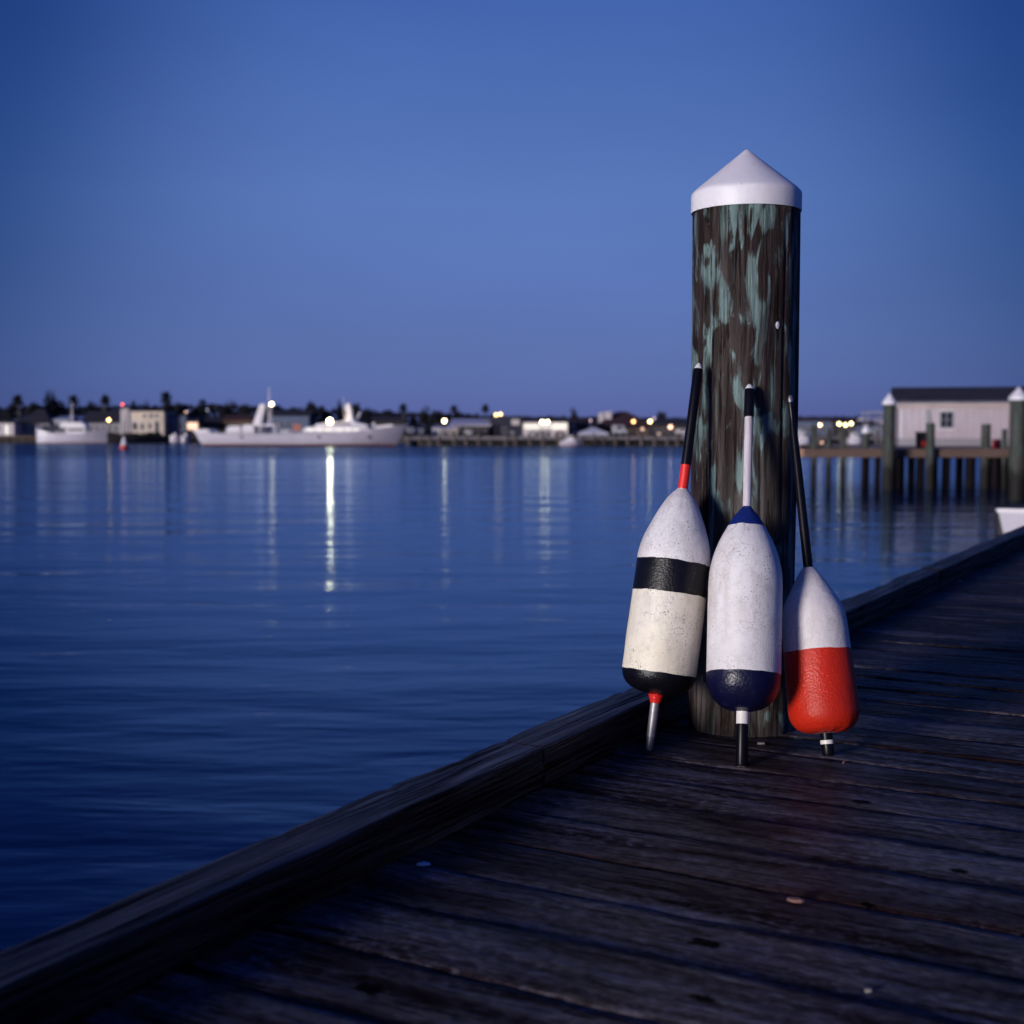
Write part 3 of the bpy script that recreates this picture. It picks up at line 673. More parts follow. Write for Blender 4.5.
building('house', 'low dark waterfront house just left of the mooring piling', 651, 692, 424, 233, 9, 'dark', 'droof', winrow(654, 690, 6, 428, 433), SH, yr=418.5)
building('house', 'long low house seen just right of the mooring piling', 796, 834, 421, 232, 9, 'blue', 'rroof', winrow(800, 832, 5, 426, 432), SH, yr=417)
building('boat_shed', 'dark shed with three bright lamps along its eave', 835, 856, 422, 230, 8, 'dark', 'rroof', winrow(837, 854, 3, 428, 433), SH, yr=419.5)
building('boat_shed', 'low shed with a rounded roof behind the narrow pier', 857, 884, 426, 228, 8, 'blue', 'droof', winrow(859, 882, 3, 429, 434), SH, yr=420.5, rk='end')
building('house', 'long white house behind the capped post of the narrow pier', 868, 905, 422, 246, 8, 'pale', 'wroof', winrow(870, 903, 5, 426, 432), SH, yr=417.5)

# trees
def leafy(seed, mbs=4, n=900):
    rr = random.Random(seed); mb = MB(); cl = []
    for i in range(mbs + 3):
        a = rr.uniform(0, 2*pi); cl.append((Vector((cos(a) * rr.uniform(0, 1.5), sin(a) * rr.uniform(0, 1.5), rr.uniform(2.9, 5.3))), rr.uniform(.8, 1.5)))
    for i in range(n):
        c, r = rr.choice(cl); d = Vector((rr.gauss(0, 1), rr.gauss(0, 1), rr.gauss(0, 1))).normalized() * r * rr.uniform(.55, 1.05)
        p = c + d; s = rr.uniform(.14, .34)
        u = Vector((rr.gauss(0,1), rr.gauss(0,1), rr.gauss(0,1))).normalized(); v = u.orthogonal().normalized()
        mb.add([p - u*s, p - v*s*.6, p + u*s, p + v*s*.6], [(0, 1, 2, 3)])
    return mb, cl
def tree_proto(seed):
    root = thing('tree', 'x', 'tree')
    mb, cl = leafy(seed); mb.build('crown', M['leaf'], root)
    t = MB(); t.tube((0, 0, -.3), (.1, 0, 2.6), .22, .13, 8)
    for c, r in cl[:5]: t.tube((.1, 0, 2.3), c, .10, .03, 6)
    t.build('trunk', M['bark'], root); return root
def palm_proto(seed, lean):
    rr = random.Random(seed); root = thing('palm_tree', 'x', 'palm tree')
    t = MB(); pts = [Vector((lean * (k / 6) ** 2, 0, k)) for k in range(7)]
    for k in range(6): t.tube(pts[k], pts[k+1] + Vector((0, 0, .02)), .17 - .008 * k, .16 - .008 * k, 10)
    t.build('trunk', M['palmt'], root)
    c = MB(); top = pts[-1]
    for k in range(90):
        a = rr.uniform(0, 2*pi); el = rr.uniform(-.75, 1.45); Lf = rr.uniform(1.0, 1.25); prev = top; d = Vector((cos(a) * cos(el), sin(a) * cos(el), sin(el)))
        side = Vector((-sin(a), cos(a), 0)); seg = []
        for j in range(6):
            seg.append(prev.copy()); prev = prev + d * (Lf / 5); d = (d + Vector((0, 0, -.14))).normalized()
        for j in range(5):
            w0 = .34 * sin(pi * (j + .3) / 5.6); w1 = .34 * sin(pi * (j + 1.3) / 5.6)
            for sg in (-1, 1):
                c.add([seg[j], seg[j+1], seg[j+1] + side * sg * w1 - Vector((0,0,.06)) , seg[j] + side * sg * w0 * .7 - Vector((0,0,.04))], [(0, 1, 2, 3)])
    c.build('crown', M['frond'], root); return root
tp = [tree_proto(s) for s in (1, 2, 3, 4)]; used = set()
pp = [palm_proto(1, .35), palm_proto(2, -.3)]
def place(protos, i, px, ytop, Y, label, group, wpx=None, h0=5.5):
    p = protos[i % len(protos)]
    if p.name in used: p = copy_tree(p)
    else: used.add(p.name)
    h = za(ytop, Y) - LZ; s = h / h0; sx = (wpx / F * Y) / 4.2 if wpx else s
    p.location = (xa(px, Y), Y, LZ); p.scale = (sx, sx, s); p.rotation_euler = (0, 0, px * 1.7); p['label'] = label; p['group'] = group
G = 'trees along the far shore'
trees = [(9, 405, 12, 'bushy dark tree rising behind the leftmost pale building'), (52, 397, 20, 'broad tall dark tree between the two leftmost palms and the motor sailer mast'), (36, 405, 18, 'low wide tree right of the leftmost palm'),
 (93, 404.5, 9, 'little round tree between two palms above the dark roofed house'), (136.5, 403, 9, 'round tree behind the left half of the cream building'), (148.5, 405, 8, 'small tree behind the middle of the cream building'),
 (169, 404, 14, 'dark tree behind the blue grey warehouse'), (182, 406, 13, 'tree behind the kiosk with the peach front'), (200, 401.5, 18, 'tall dark tree left of the yacht stern'), (228, 405, 17, 'dark tree above the yacht aft deck'),
 (245, 406, 13, 'tree just left of the raked mast of the yacht'), (312, 405.5, 13, 'dark tree left of the lit yacht superstructure'), (325, 407.5, 12, 'tree directly above the brightest lamp of the yacht'),
 (340, 405, 9, 'tree hidden partly by the radar tower, on its left'), (356, 405, 10, 'tree hidden partly by the radar tower, on its right'), (370, 411, 14, 'low dark tree above the yacht foredeck'), (386, 411, 15, 'low dark tree above the yacht bow'),
 (424, 410, 12, 'dark tree behind the white vans'), (436, 412, 12, 'dark tree just left of the round wharf lamp'), (459, 413.5, 12, 'small tree above the left end of the pale metal roof'), (474, 414.5, 9, 'little tree above the middle of the pale metal roof'),
 (574, 411.5, 8, 'single small tree right of the lit white building'), (661, 413, 9, 'small tree right of the red brown roof')]
for i, (px, yt, w, lb) in enumerate(trees): place(tp, i, px, yt, 290 if px < 410 else 244, lb, G, w * 1.15)
palms = [(20, 394, 284, 'tall palm at the far left of the shore'), (72.5, 394, 284, 'tall palm rising above the mast of the motor sailer'), (104, 394, 284, 'tall palm left of the red beacon'),
 (165, 390.5, 300, 'lone tall thin palm above the cream building'), (404, 403, 270, 'palm standing behind the tip of the yacht bow'), (455, 404.5, 250, 'palm right of the round wharf lamp'), (486.5, 403.5, 250, 'palm left of the warm double lamp')]
for i, (px, yt, Y, lb) in enumerate(palms):
    place(pp, i, px, yt, Y, lb, 'palms on the far shore', None, 7.2)
# treeline far behind
mb = MB(); rr = random.Random(9)
prof = [(-80, 409), (0, 408), (60, 408), (120, 407), (220, 406), (300, 409.5), (400, 413.5), (460, 416), (520, 418), (600, 418), (700, 419), (800, 418), (900, 418), (1100, 418)]
def ph(px):
    for (a, ya), (b, yb) in zip(prof, prof[1:]):
        if a <= px <= b: return ya + (yb - ya) * (px - a) / (b - a)
    return 418
for i in range(11000):
    px = rr.uniform(-80, 1100); Y = rr.uniform(318, 345)
    top = za(ph(px) + 2.2 * noise.noise(Vector((px * .11, 0, 0))) + 1.2 * noise.noise(Vector((px * .4, 3, 0))), 330)
    z = LZ + (top - LZ) * (1 - rr.random() ** 1.6) ; p = Vector((xa(px, Y), Y, z)); s = rr.uniform(.4, .9)
    u = Vector((rr.gauss(0,1), rr.gauss(0,1), rr.gauss(0,1))).normalized(); v = u.orthogonal().normalized()
    mb.add([p - u*s, p - v*s*.7, p + u*s, p + v*s*.7], [(0, 1, 2, 3)])
tag(mb.build('distant_treeline', M['leaf']), 'low dark mass of trees behind the waterfront buildings', 'treeline', kind='stuff')

# seawalls and wharf
sw = thing('seawall', 'dark rock seawall below the cream building', 'seawall', (xa(140, 268), 267, 0))
mb = MB(); rr = random.Random(4)
for i in range(230):
    x = rr.uniform(xa(103, 268), xa(200, 268)) - sw.location.x; z = rr.uniform(-.3, 1.9); s = rr.uniform(.3, .6)
    mb.ball((x, .9 + .5 * (z / 2) + rr.uniform(-.25, .25), z), s, 4, (rr.uniform(.8, 1.5), 1, rr.uniform(.6, 1)))
mb.build('rockface', M['stone'], sw)
ld = thing('low_dock', 'low brown dock along the shore at the far left', 'dock', (xa(15, 266), 266, 0))
mb = MB(); x0, x1 = xa(-30, 266) - ld.location.x, xa(40, 266) - ld.location.x; mb.box(x0, x1, 0, 3, .95, 1.25); mb.build('deck', M['brown'], ld)
for k in range(9):
    mb = MB(); mb.tube((x0 + .4 + (x1 - x0 - .8) * k / 8, .3, -1), (x0 + .4 + (x1 - x0 - .8) * k / 8, .3, 1.55), .13, .12, 8); mb.build('dock_post', M['pilet'], ld)
wf = thing('wharf', 'long grey wharf on short piles in front of the town', 'wharf', (xa(405, 207), 207, 0))
x1 = xa(905, 207) - wf.location.x
mb = MB(); mb.box(0, x1, 0, 5.6, 1.05, 1.5); mb.build('deck', M['deckg'], wf)
rr = random.Random(8); k = 0; x = .5
while x < x1:
    mb = MB(); mb.tube((x, -.18, -1), (x, -.18, rr.choice((1.5, 1.6, 1.9, 2.1))), .17, .15, 8); mb.build('wharf_post', M['pilet'], wf); x += rr.uniform(1.4, 2.6); k += 1

# street lamps and beacons
GL = 'lamps along the far shore'
def lamp(px, py, Y, label, col, s, r=.30, z0=LZ, pole='dmetal', name='street_lamp', cat='street lamp', group=GL):
    r *= .78; s *= 1.25
    z = za(py, Y) - z0; root = thing(name, label, cat, (xa(px, Y), Y, z0), group=group)
    mb = MB(); mb.tube((0, .0, -.2), (0, 0, z - r * .9), .10, .07, 10); mb.tube((0, 0, -.2), (0, 0, .4), .18, .16, 10); mb.build('pole', M[pole], root)
    mb = MB(); mb.ball((0, 0, z), r, 8); mb.build('globe', emis('lamp_glow', col, s), root, smooth=True)
    mb = MB(); mb.lathe([(r * .5, z + r * .92), (r * .62, z + r * .97), (.03, z + r * 1.4)], 12); mb.build('hood', M[pole], root)
WARM = (1, .66, .26); WHITE = (1, .80, .42); AMB = (1, .50, .14); PEACH = (1, .55, .34)
lamp(109, 420, 271, 'lamp with a warm white globe right of the motor sailer bow', WARM, 9, .34)
lamp(123, 404.5, 273, 'tall pole with a red beacon light above the cream building', (1, .06, .04), 5, .26, name='red_beacon', cat='beacon')
lamp(186.5, 412, 276, 'faint warm lamp above the peach fronted kiosk', PEACH, 1.6, .26)
lamp(207.5, 410, 276, 'dim pale lamp left of the yacht stern house', (.6, .6, .8), .5, .26)
lamp(444.5, 421, 214, 'bright round white lamp above the row of three sheds', WHITE, 15, .34)
lamp(496, 414.8, 221, 'warm lamp above the navy building, left of a close pair', WARM, 5, .30)
lamp(500.5, 414.2, 221, 'warm lamp above the navy building, right of a close pair', WARM, 5, .30)
lamp(542, 422, 217, 'bright lamp before the lit white building, left of a close pair', WHITE, 15, .30)
lamp(547.5, 422, 217, 'bright lamp before the lit white building, right of a close pair', WHITE, 18, .30)
lamp(590.5, 420.5, 222, 'dim pink lamp left of the red brown roof', (1, .6, .75), .9, .22)
lamp(633.5, 421.5, 217, 'orange lamp in front of the red brown roof', AMB, 6, .30)
lamp(642.5, 429, 215, 'low dim peach lamp between the orange and the yellow lamp', PEACH, 1.3, .28)
lamp(650, 421.5, 217, 'bright yellow lamp at the right end of the red brown roof', (1, .80, .30), 9, .30)
lamp(654, 418.5, 224, 'dim lilac lamp close behind the bright yellow one', (.8, .6, .9), 1.0, .24)
lamp(670.5, 427, 214, 'large soft peach lamp left of the mooring piling', PEACH, 2.6, .42)
lamp(659, 434, 211, 'low faint peach lamp by the wharf edge', PEACH, .8, .24, 1.5)
lamp(820, 425, 216, 'warm lamp right of the mooring piling, alone', (1, .72, .42), 6, .30)
lamp(839, 424, 216, 'yellow lamp on the dark shed, leftmost of three', (1, .80, .36), 8, .30)
lamp(845.5, 425, 216, 'yellow lamp on the dark shed, middle of three', (1, .80, .36), 8, .30)
lamp(851, 423.5, 216, 'yellow lamp on the dark shed, rightmost of three', (1, .80, .36), 8, .30)
lamp(822, 442.5, 206, 'low peach lamp at the wharf edge seen above the narrow pier', PEACH, 1.4, .26, 1.0)

# cars and vans
def car(px0, px1, y1, Y, label, m, van=False, group='vehicles parked behind the wharf'):
    x0, x1 = xa(px0, Y), xa(px1, Y); L_ = x1 - x0; z1 = za(y1, Y) - 1.5
    root = thing('van' if van else 'parked_car', label, 'van' if van else 'car', ((x0+x1)/2, Y, 1.56), group=group); h = L_ / 2
    a = [(-h, .3), (-h, z1 * .55), (-h * .8, z1 * .62), (-h * .55, z1), (h * .35, z1), (h * .62, z1 * .62), (h, z1 * .52), (h, .3)] if not van else [(-h, .3), (-h, z1 * .96), (-h * .9, z1), (h * .5, z1), (h * .75, z1 * .6), (h, z1 * .5), (h, .3)]
    mb = MB(); mb.prism(a, -.8, .8); mb.build('body', M[m], root, bevel=.06)
    mb = MB(); w = [(x * .9, z) for x, z in ((-h * .5, z1 * .64), (-h * .42, z1 * .9), (h * .3, z1 * .9), (h * .5, z1 * .64))]; mb.prism(w, -.812, -.795); mb.build('side_window', M['glass'], root)
    for sx in (-.6, .6):
        for sy in (-.74, .74):
            mb = MB(); mb.tube((sx * h, sy - .1, .3), (sx * h, sy + .1, .3), .3, .3, 14); mb.build('wheel', M['black'], root)
car(407, 415.5, 428, 216, 'white van just right of the yacht bow', 'carw', True)
car(417, 424, 429, 217, 'white van left of the three storage sheds', 'carw', True)
car(464, 474, 430, 215, 'pale car below the long pale metal roof', 'carw')
car(508, 517, 432, 212.6, 'pale bluish car below the navy building', 'carw')
car(527, 538, 431, 214, 'white van below the bright pair of lamps', 'carw', True)
car(554, 566, 431, 214, 'pinkish car at the right end of the lit white building', 'carp')
car(612, 627, 425.5, 216, 'large pale van in front of the red brown roof', 'cars', True)
car(676, 689, 430, 215, 'pale van half hidden by the black stick of the left float', 'carw', True)
car(616, 624, 435, 212.8, 'small pale car parked at the wharf edge below the large van', 'cars')
car(796, 806, 430, 216, 'pale car just right of the mooring piling', 'carw')
car(868, 877, 430, 216, 'small pale car left of the tall capped post', 'cars')

# tent
tn = thing('marquee_tent', 'pale open sided tent at the wharf, right of the lit white building', 'tent', (xa(593, 216), 216, LZ))
w = (xa(608, 216) - xa(579, 216)) / 2; z0 = za(435, 216) - LZ; z1 = za(427.5, 216) - LZ
mb = MB(); mb.add([(-w, -2, z0 + .3), (w, -2, z0 + .3), (w, 2, z0 + .3), (-w, 2, z0 + .3), (-w, -2, z0), (w, -2, z0), (w, 2, z0), (-w, 2, z0), (-.3, 0, z1), (.3, 0, z1)], [(0, 1, 9, 8), (1, 2, 9), (2, 3, 8, 9), (3, 0, 8), (4, 5, 1, 0), (5, 6, 2, 1), (6, 7, 3, 2), (7, 4, 0, 3), (7, 6, 5, 4)])
mb.build('canopy', M['canvas'], tn)
for x in (-w + .1, w - .1):
    for y in (-1.9, 1.9): mb = MB(); mb.tube((x, y, -.1), (x, y, z0), .05, .05, 8); mb.build('tent_pole', M['metal'], tn)

# ------------------------------------------------------------------ boats
def hull(st, name, mats, root, zwl=.22):
    """st: (x, half beam, sheer z, keel z, flare)"""
    vs = []; fs = []; ms = []; lv = [0, .22, .30, .5, .75, .93, 1.0]
    for (x, b, zs, zk, fl, *dxx) in st:
        ring = []; dx = dxx[0] if dxx else 0
        for s in (-1, 1):
            row = []
            for t in lv:
                z = zk + (zs - zk) * t
                if t in (.22, .30): z = zwl - (.001 if t == .22 else -.10)
                wd = b * (1 - (1 - t) ** 2.4 * (1 - fl) - (0 if t == 1 else .0)) if t > 0 else .03 * b
                row.append((x + dx * max(0, min(1, (zs - z) / (zs - zk))), s * max(wd, .01), z))
            ring += row if s == -1 else row[::-1]
        vs += ring
    m = len(lv) * 2
    for i in range(len(st) - 1):
        for j in range(m):
            a = i*m + j; b = i*m + (j+1) % m; fs.append((a, b, b + m, a + m)); ms.append(1 if j in (0, 1, m-2, m-3, m-1) and j != len(lv)-1 else 0)
    fs.append(tuple(range(m))[::-1]); ms.append(0); fs.append(tuple((len(st)-1)*m + j for j in range(m))); ms.append(0)
    mb = MB()
    for f, mm in zip(fs, ms): pass
    mb.v = [Vector(p) for p in vs]; mb.f = [list(f) for f in fs]; mb.m = ms
    return mb.build(name, mats, root, auto=40)

YY = 209.0
yr_ = xa(300, YY); yt = thing('motor_yacht', 'long white motor yacht with a raked aft mast and brightly lit cabin', 'yacht', (yr_, YY, 0))
X = lambda px: xa(px, YY) - yr_
Z = lambda py: za(py, YY)
st = []
for px, b, ys in ((199, 2.5, 433), (215, 2.9, 433.2), (240, 3.2, 433.6), (275, 3.3, 433.8), (300, 3.3, 433.4), (330, 3.2, 432.6), (355, 2.9, 431.2), (375, 2.3, 428.4), (390, 1.5, 426.8), (400, .8, 425.4), (405, .35, 424.4), (408, .06, 423.6)):
    kx = X(px) if px < 375 else X(375) + (X(px) - X(375)) * .8
    st.append((X(px), b, Z(ys), -.8, .75 if px < 350 else .75 - (px - 350) / 58 * .6, 1.5 * max(0, (225 - px) / 27) - 2.4 * max(0, (px - 365) / 43)))
hull(st, 'hull', [M['hull'], M['boot']], yt)
def pris(name, pts, hw, m, parent=yt, bev=.12, y0=0):
    mb = MB(); mb.prism([(X(a), Z(b)) for a, b in pts], y0 - hw, y0 + hw); return mb.build(name, M[m], parent, bevel=bev)
pris('stern_bulwark', [(196, 429.5), (212, 429), (214, 433), (198, 433.5)], 2.4, 'hullw')
pris('aft_cabin', [(228, 433), (229, 427.5), (232, 426), (243, 426), (244, 433)], 1.9, 'hullw')
pris('aft_cabin', [(244.6, 433), (245, 426), (247, 424.6), (255, 425), (257, 427), (257.5, 433)], 2.1, 'hullw')
am = pris('raked_mast', [(253.5, 424.5), (262, 424.5), (266.5, 404.5), (261.5, 403.5)], .8, 'hullw')
pris('mast_platform', [(253, 424.4), (278, 424.4), (278, 426.2), (253, 426.2)], 1.8, 'hullw')
for px in (277, 262): pris('platform_leg', [(px - .7, 426.4), (px + .7, 426.4), (px + .7, 433), (px - .7, 433)], 1.7, 'hullw', bev=.05)
mb = MB(); mb.tube((X(269.5), 0, Z(424.4)), (X(269.5), 0, Z(387)), .16, .06, 8); mb.build('thin_mast', M['hull'], yt)
pris('deck_locker', [(282, 433), (282, 430), (291, 430), (291, 433)], 1.2, 'hull', bev=.05)
cabn = pris('main_cabin', [(304, 432.4), (306, 429), (309, 427), (368, 427.5), (372, 430.5), (372, 431.6)], 2.5, 'hullw')
for k, (a, b) in enumerate(((309, 316), (318, 325), (327, 335), (337, 345), (347, 353), (355, 361))):
    mb = MB(); mb.box(X(a), X(b), -2.53, -2.501, Z(431), Z(428.8)); mb.build('cabin_window', M['litw'], cabn)
ud = pris('upper_deck', [(315, 427), (318, 424.3), (333, 422.4), (354, 420.3), (359, 423), (370, 425.5), (370, 426.9)], 2.1, 'hullw')
mb = MB(); mb.box(X(335), X(353), -2.13, -2.101, Z(424.8), Z(423.2)); mb.build('bridge_window', M['glass'], ud)
tw = pris('radar_tower', [(345.5, 421), (354, 421), (352, 408), (350.5, 404.5), (347, 404.5), (345.6, 408), (347.5, 412)], .55, 'hullw')
mb = MB(); mb.ball((X(349.3), 0, Z(404.8)), .45, 8, (1, 1, .8)); mb.build('radar_dome', M['hullw'], tw, smooth=True)
mb = MB(); mb.tube((X(356), .3, Z(421)), (X(360.5), .3, Z(412)), .25, .18, 8); mb.build('funnel', M['hull'], yt)
mb = MB(); mb.tube((X(344.5), .5, Z(421)), (X(343), .5, Z(397)), .07, .04, 6); mb.build('antenna', M['hull'], yt)
pris('bow_bulwark', [(371, 430.5), (373, 426), (380, 425.8), (391, 424.4), (397, 426.5)], .9, 'hullw', bev=.1)
mb = MB(); mb.tube((X(374), 0, Z(428)), (X(373.5), 0, Z(422.5)), .25, .2, 8); mb.build('anchor_crane', M['hullw'], yt)
for px in (246, 274, 296, 322, 371):
    mb = MB(); b = 3.22 if px < 350 else 2.4; mb.tube((X(px), -b - .05, Z(437)), (X(px), -b + .25, Z(437)), .22, .22, 12); mb.build('porthole', M['glass'], yt)
mb = MB()
for px in range(206, 304, 8): mb.tube((X(px), -2.8, Z(433.6)), (X(px), -2.8, Z(431)), .02, .02, 5)
mb.tube((X(206), -2.8, Z(431)), (X(302), -2.8, Z(431)), .02, .02, 5); mb.build('guard_rail', M['hullw'], yt)
for px, py, s, r, zb_ in ((331.5, 421.3, 120, .33, 424), (274, 404.3, 24, .24, 424.4)):
    mb = MB(); mb.tube((X(px), -1.9, Z(zb_)), (X(px), -1.9, Z(py) - r * .9), .06, .05, 6); p = mb.build('lamp_post', M['hull'], yt)
    mb = MB(); mb.ball((X(px), -1.9, Z(py)), r, 8); mb.build('lamp_globe', emis('yacht_lamp_glow', WHITE, s), p, smooth=True)

def boat(Y, label, name, stp, group=None, wl=.08):
    x0 = xa(stp[0][0], Y); root = thing(name, label, 'boat', (x0, Y, 0), group=group)
    hull([(xa(px, Y) - x0, b, za(ys, Y), zk, fl) for px, b, ys, zk, fl in stp], 'hull', [M['hull'], M['boot']], root, zwl=wl)
    return root, x0
r, x0 = boat(254, 'old white motor sailer with a high pointed bow moored at the far left', 'motor_sailer', [(38.5, 1.3, 427.5, -.3, .8), (42, 1.6, 429.5, -.5, .8), (52, 1.9, 432.6, -.7, .75), (68, 2.0, 433.8, -.8, .75), (85, 1.7, 433, -.7, .6), (96, 1.1, 431, -.4, .45), (103, .5, 429, .1, .3), (107, .06, 427.2, 1.0, .3)])
def pr2(name, pts, hw, m, root, x0, Y, bev=.06):
    mb = MB(); mb.prism([(xa(a, Y) - x0, za(b, Y)) for a, b in pts], -hw, hw); return mb.build(name, M[m], root, bevel=bev)
dh = pr2('deckhouse', [(68, 434), (68.5, 428), (87, 428), (88, 434)], 1.2, 'hullw', r, x0, 254)
pr2('window_band', [(70, 431), (70, 428.8), (86, 428.8), (86, 431)], 1.22, 'glass', dh, x0, 254, .01).parent = dh
pr2('wheelhouse_roof', [(62, 427.8), (63, 423.5), (66, 422), (84, 422.5), (88, 425), (88, 427.8)], 1.5, 'hullw', r, x0, 254)
pr2('dark_awning', [(44, 430.5), (45, 425.5), (61, 425), (62, 430.5)], 1.3, 'navy', r, x0, 254)
mb = MB(); mb.tube((xa(72.5, 254) - x0, 0, za(422, 254)), (xa(72.5, 254) - x0, 0, za(402.5, 254)), .20, .10, 8); mb.build('mast', M['pale'], r)
mb = MB(); mb.tube((xa(72.5, 254) - x0, 0, za(419, 254)), (xa(55, 254) - x0, 0, za(421, 254)), .06, .05, 8); mb.build('boom', M['pale'], r)
r, x0 = boat(202, 'small white cabin cruiser moored alone at the wharf', 'cabin_cruiser', [(560, .9, 440.6, -.3, .8), (566, 1.1, 440.9, -.4, .8), (573, 1.1, 440.6, -.3, .7), (578, .7, 440, -.1, .5), (581.5, .05, 439.2, .4, .4)])
ch = pr2('cabin', [(564, 441), (565, 439.2), (568.5, 439), (569.5, 436), (573, 436), (574, 439.4), (576, 440.8)], .75, 'hullw', r, x0, 202)
pr2('cabin_window', [(570.2, 438.2), (570.4, 437), (572.6, 437), (573, 438.2)], .77, 'glass', ch, x0, 202, .01)
for i, (a, b, lb) in enumerate(((171, 180.5, 'small white skiff below the blue grey warehouse'), (182, 189.5, 'small white skiff below the kiosk, nearest the yacht stern'))):
    r, x0 = boat(260, lb, 'skiff', [(a, .7, 435.5, -.2, .8), (a + 3, .9, 436.4, -.3, .8), (b - 3, .8, 436, -.2, .6), (b, .05, 434.5, .4, .4)], 'skiffs at the seawall')
    pr2('console', [(a + 2.5, 437), (a + 2.8, 433.2), (a + 5, 433.2), (a + 5.6, 437)], .4, 'hullw', r, x0, 260)
for i, (a, b, lb) in enumerate(((796, 812, 'white boat on the far shore just right of the piling'), (848, 864, 'pale boat seen over the narrow pier, left of the white capped post'))):
    r, x0 = boat(200, lb, 'cabin_boat', [(a, 1.0, 438, -.3, .8), (a + 4, 1.3, 438.4, -.4, .8), (b - 5, 1.1, 437.6, -.3, .6), (b, .05, 435.5, .7, .4)], 'boats beyond the narrow pier')
    ch = pr2('cabin', [(a + 3, 438.6), (a + 3.6, 433), (a + 8, 432.6), (a + 9.5, 438)], .8, 'hullw', r, x0, 200)
    pr2('cabin_window', [(a + 4.2, 436), (a + 4.4, 434), (a + 7.6, 434), (a + 8.2, 436)], .82, 'glass', ch, x0, 200, .01)
# flat hardtop on posts right of the three lamps
ht = thing('boat_lift', 'thin flat boat lift roof on posts behind the capped pier post', 'boat lift', (xa(872, 190), 190, 0))
w = (xa(881, 190) - xa(864, 190)) / 2
mb = MB(); mb.box(-w, w, -1.5, 1.5, za(413.4, 190), za(411.6, 190)); mb.build('roof_panel', M['grey'], ht, bevel=.05)
for x in (-w + .3, w - .3):
    for y in (-1.2, 1.2): mb = MB(); mb.tube((x, y, -1), (x, y, za(413.4, 190)), .05, .05, 8); mb.build('lift_post', M['metal'], ht)

# channel buoy
nb = thing('channel_buoy', 'red and white channel buoy floating alone on the water', 'buoy', (xa(124, 172), 172, 0))
mb = MB(); mb.lathe([(.35, -.5), (.56, -.2), (.60, .05), (.60, .42), (.52, .50)], 24); mb.build('float_base', M['red'], nb, auto=40)
mb = MB(); mb.lathe([(.50, .502), (.40, .75), (.20, 1.35), (.11, 1.62), (.02, 1.68)], 24); mb.build('cone_top', M['white'], nb, auto=40)

# ------------------------------------------------------------------ pier on the right
PYY = 51.5; PZ = 1.58
pier = thing('narrow_pier', 'weathered brown timber pier on piles carrying the pink building', 'pier', (xa(804, PYY), PYY, 0))
ox = pier.location.x; PXL = lambda px, Y=PYY: xa(px, Y) - ox
M_FASC = mat('brown_pier_fascia', (.105, .062, .048), .75, .3, 5, .003, stretch=(.4, 4, 4)); M_PDECK = mat('grey_pier_planks', (.15, .12, .13), .8, .3, 5, .003, stretch=(5, .5, 1))
mb = MB(); x = .1
while x < 17:
    mb.box(x, x + .135, .06, 2.3, PZ - .05, PZ); x += .15
mb.build('walkway_planks', M_PDECK, pier)
mb = MB(); x = PXL(888, 54)
while x < 17:
    mb.box(x, x + .135, 2.32, 20, PZ - .05, PZ - .002); x += .15
mb.build('platform_planks', M_PDECK, pier)
mb = MB(); mb.box(.0, 17.2, 0, .055, PZ - .33, PZ + .01); mb.build('fascia_board', M_FASC, pier, bevel=.008)
mb = MB(); mb.tube((.05, .1, PZ - .16), (.05, 2.2, PZ - .16), .16, .16, 14); mb.build('end_log', mat('painted_glow_timber', (.48, .26, .16), .7, .2, 5), pier)  # the orange glow on the pier end is painted into its timber colour
mb = MB()
for y in (.5, 2.0): mb.box(.2, 17, y, y + .12, PZ - .32, PZ - .055)
for y in (4, 7, 11, 15, 19): mb.box(PXL(890, 54), 17, y, y + .15, PZ - .36, PZ - .055)
mb.build('stringer', M_UNDER, pier)
def post(px, ytop, w, dy, m, name='pier_pile', zt=None):
    Y = PYY + dy; r = w / 2 / F * Y; mb = MB(); zt = za(ytop, Y) if ytop else PZ - .33
    mb.lathe([(r * 1.06, -2), (r * 1.03, 0), (r, zt - .04), (r * .9, zt)], 18); tl_ = (px * 7.3 % 5 - 2.5) * .006; mb.v = [Vector((p.x + tl_ * p.z, p.y, p.z)) for p in mb.v]; o = mb.build(name, m, pier, smooth=False); o.location = (xa(px, Y) - ox, dy, 0)
for px, yt, w, dy in ((814, 425, 5.5, .3), (829, 430, 5, .3), (843.5, 429, 5.5, .3), (985.5, 424, 9, .45), (1005, 429, 5, .3)): post(px, yt, w, dy, M_PILE2)
post(931, 423, 8.5, -.24, M_PILE2)
for px, dy, w in ((865, .4, 6), (878, .5, 6), (901, .5, 8), (921, .5, 8), (946.5, .5, 8), (971, .5, 10), (996, .5, 9), (1020, .5, 9), (1040, .5, 9)): post(px, None, w, dy, M_UNDER)
for Y in (5, 9, 14):
    for px in (893, 912, 935, 960, 985, 1010, 1035): post(px, None, 7, Y, M_UNDER)
mb = MB(); mb.box(PXL(981, 53.5), 17, 1.7, 1.85, -1, PZ - .06); mb.build('bulkhead', M_UNDER, pier)

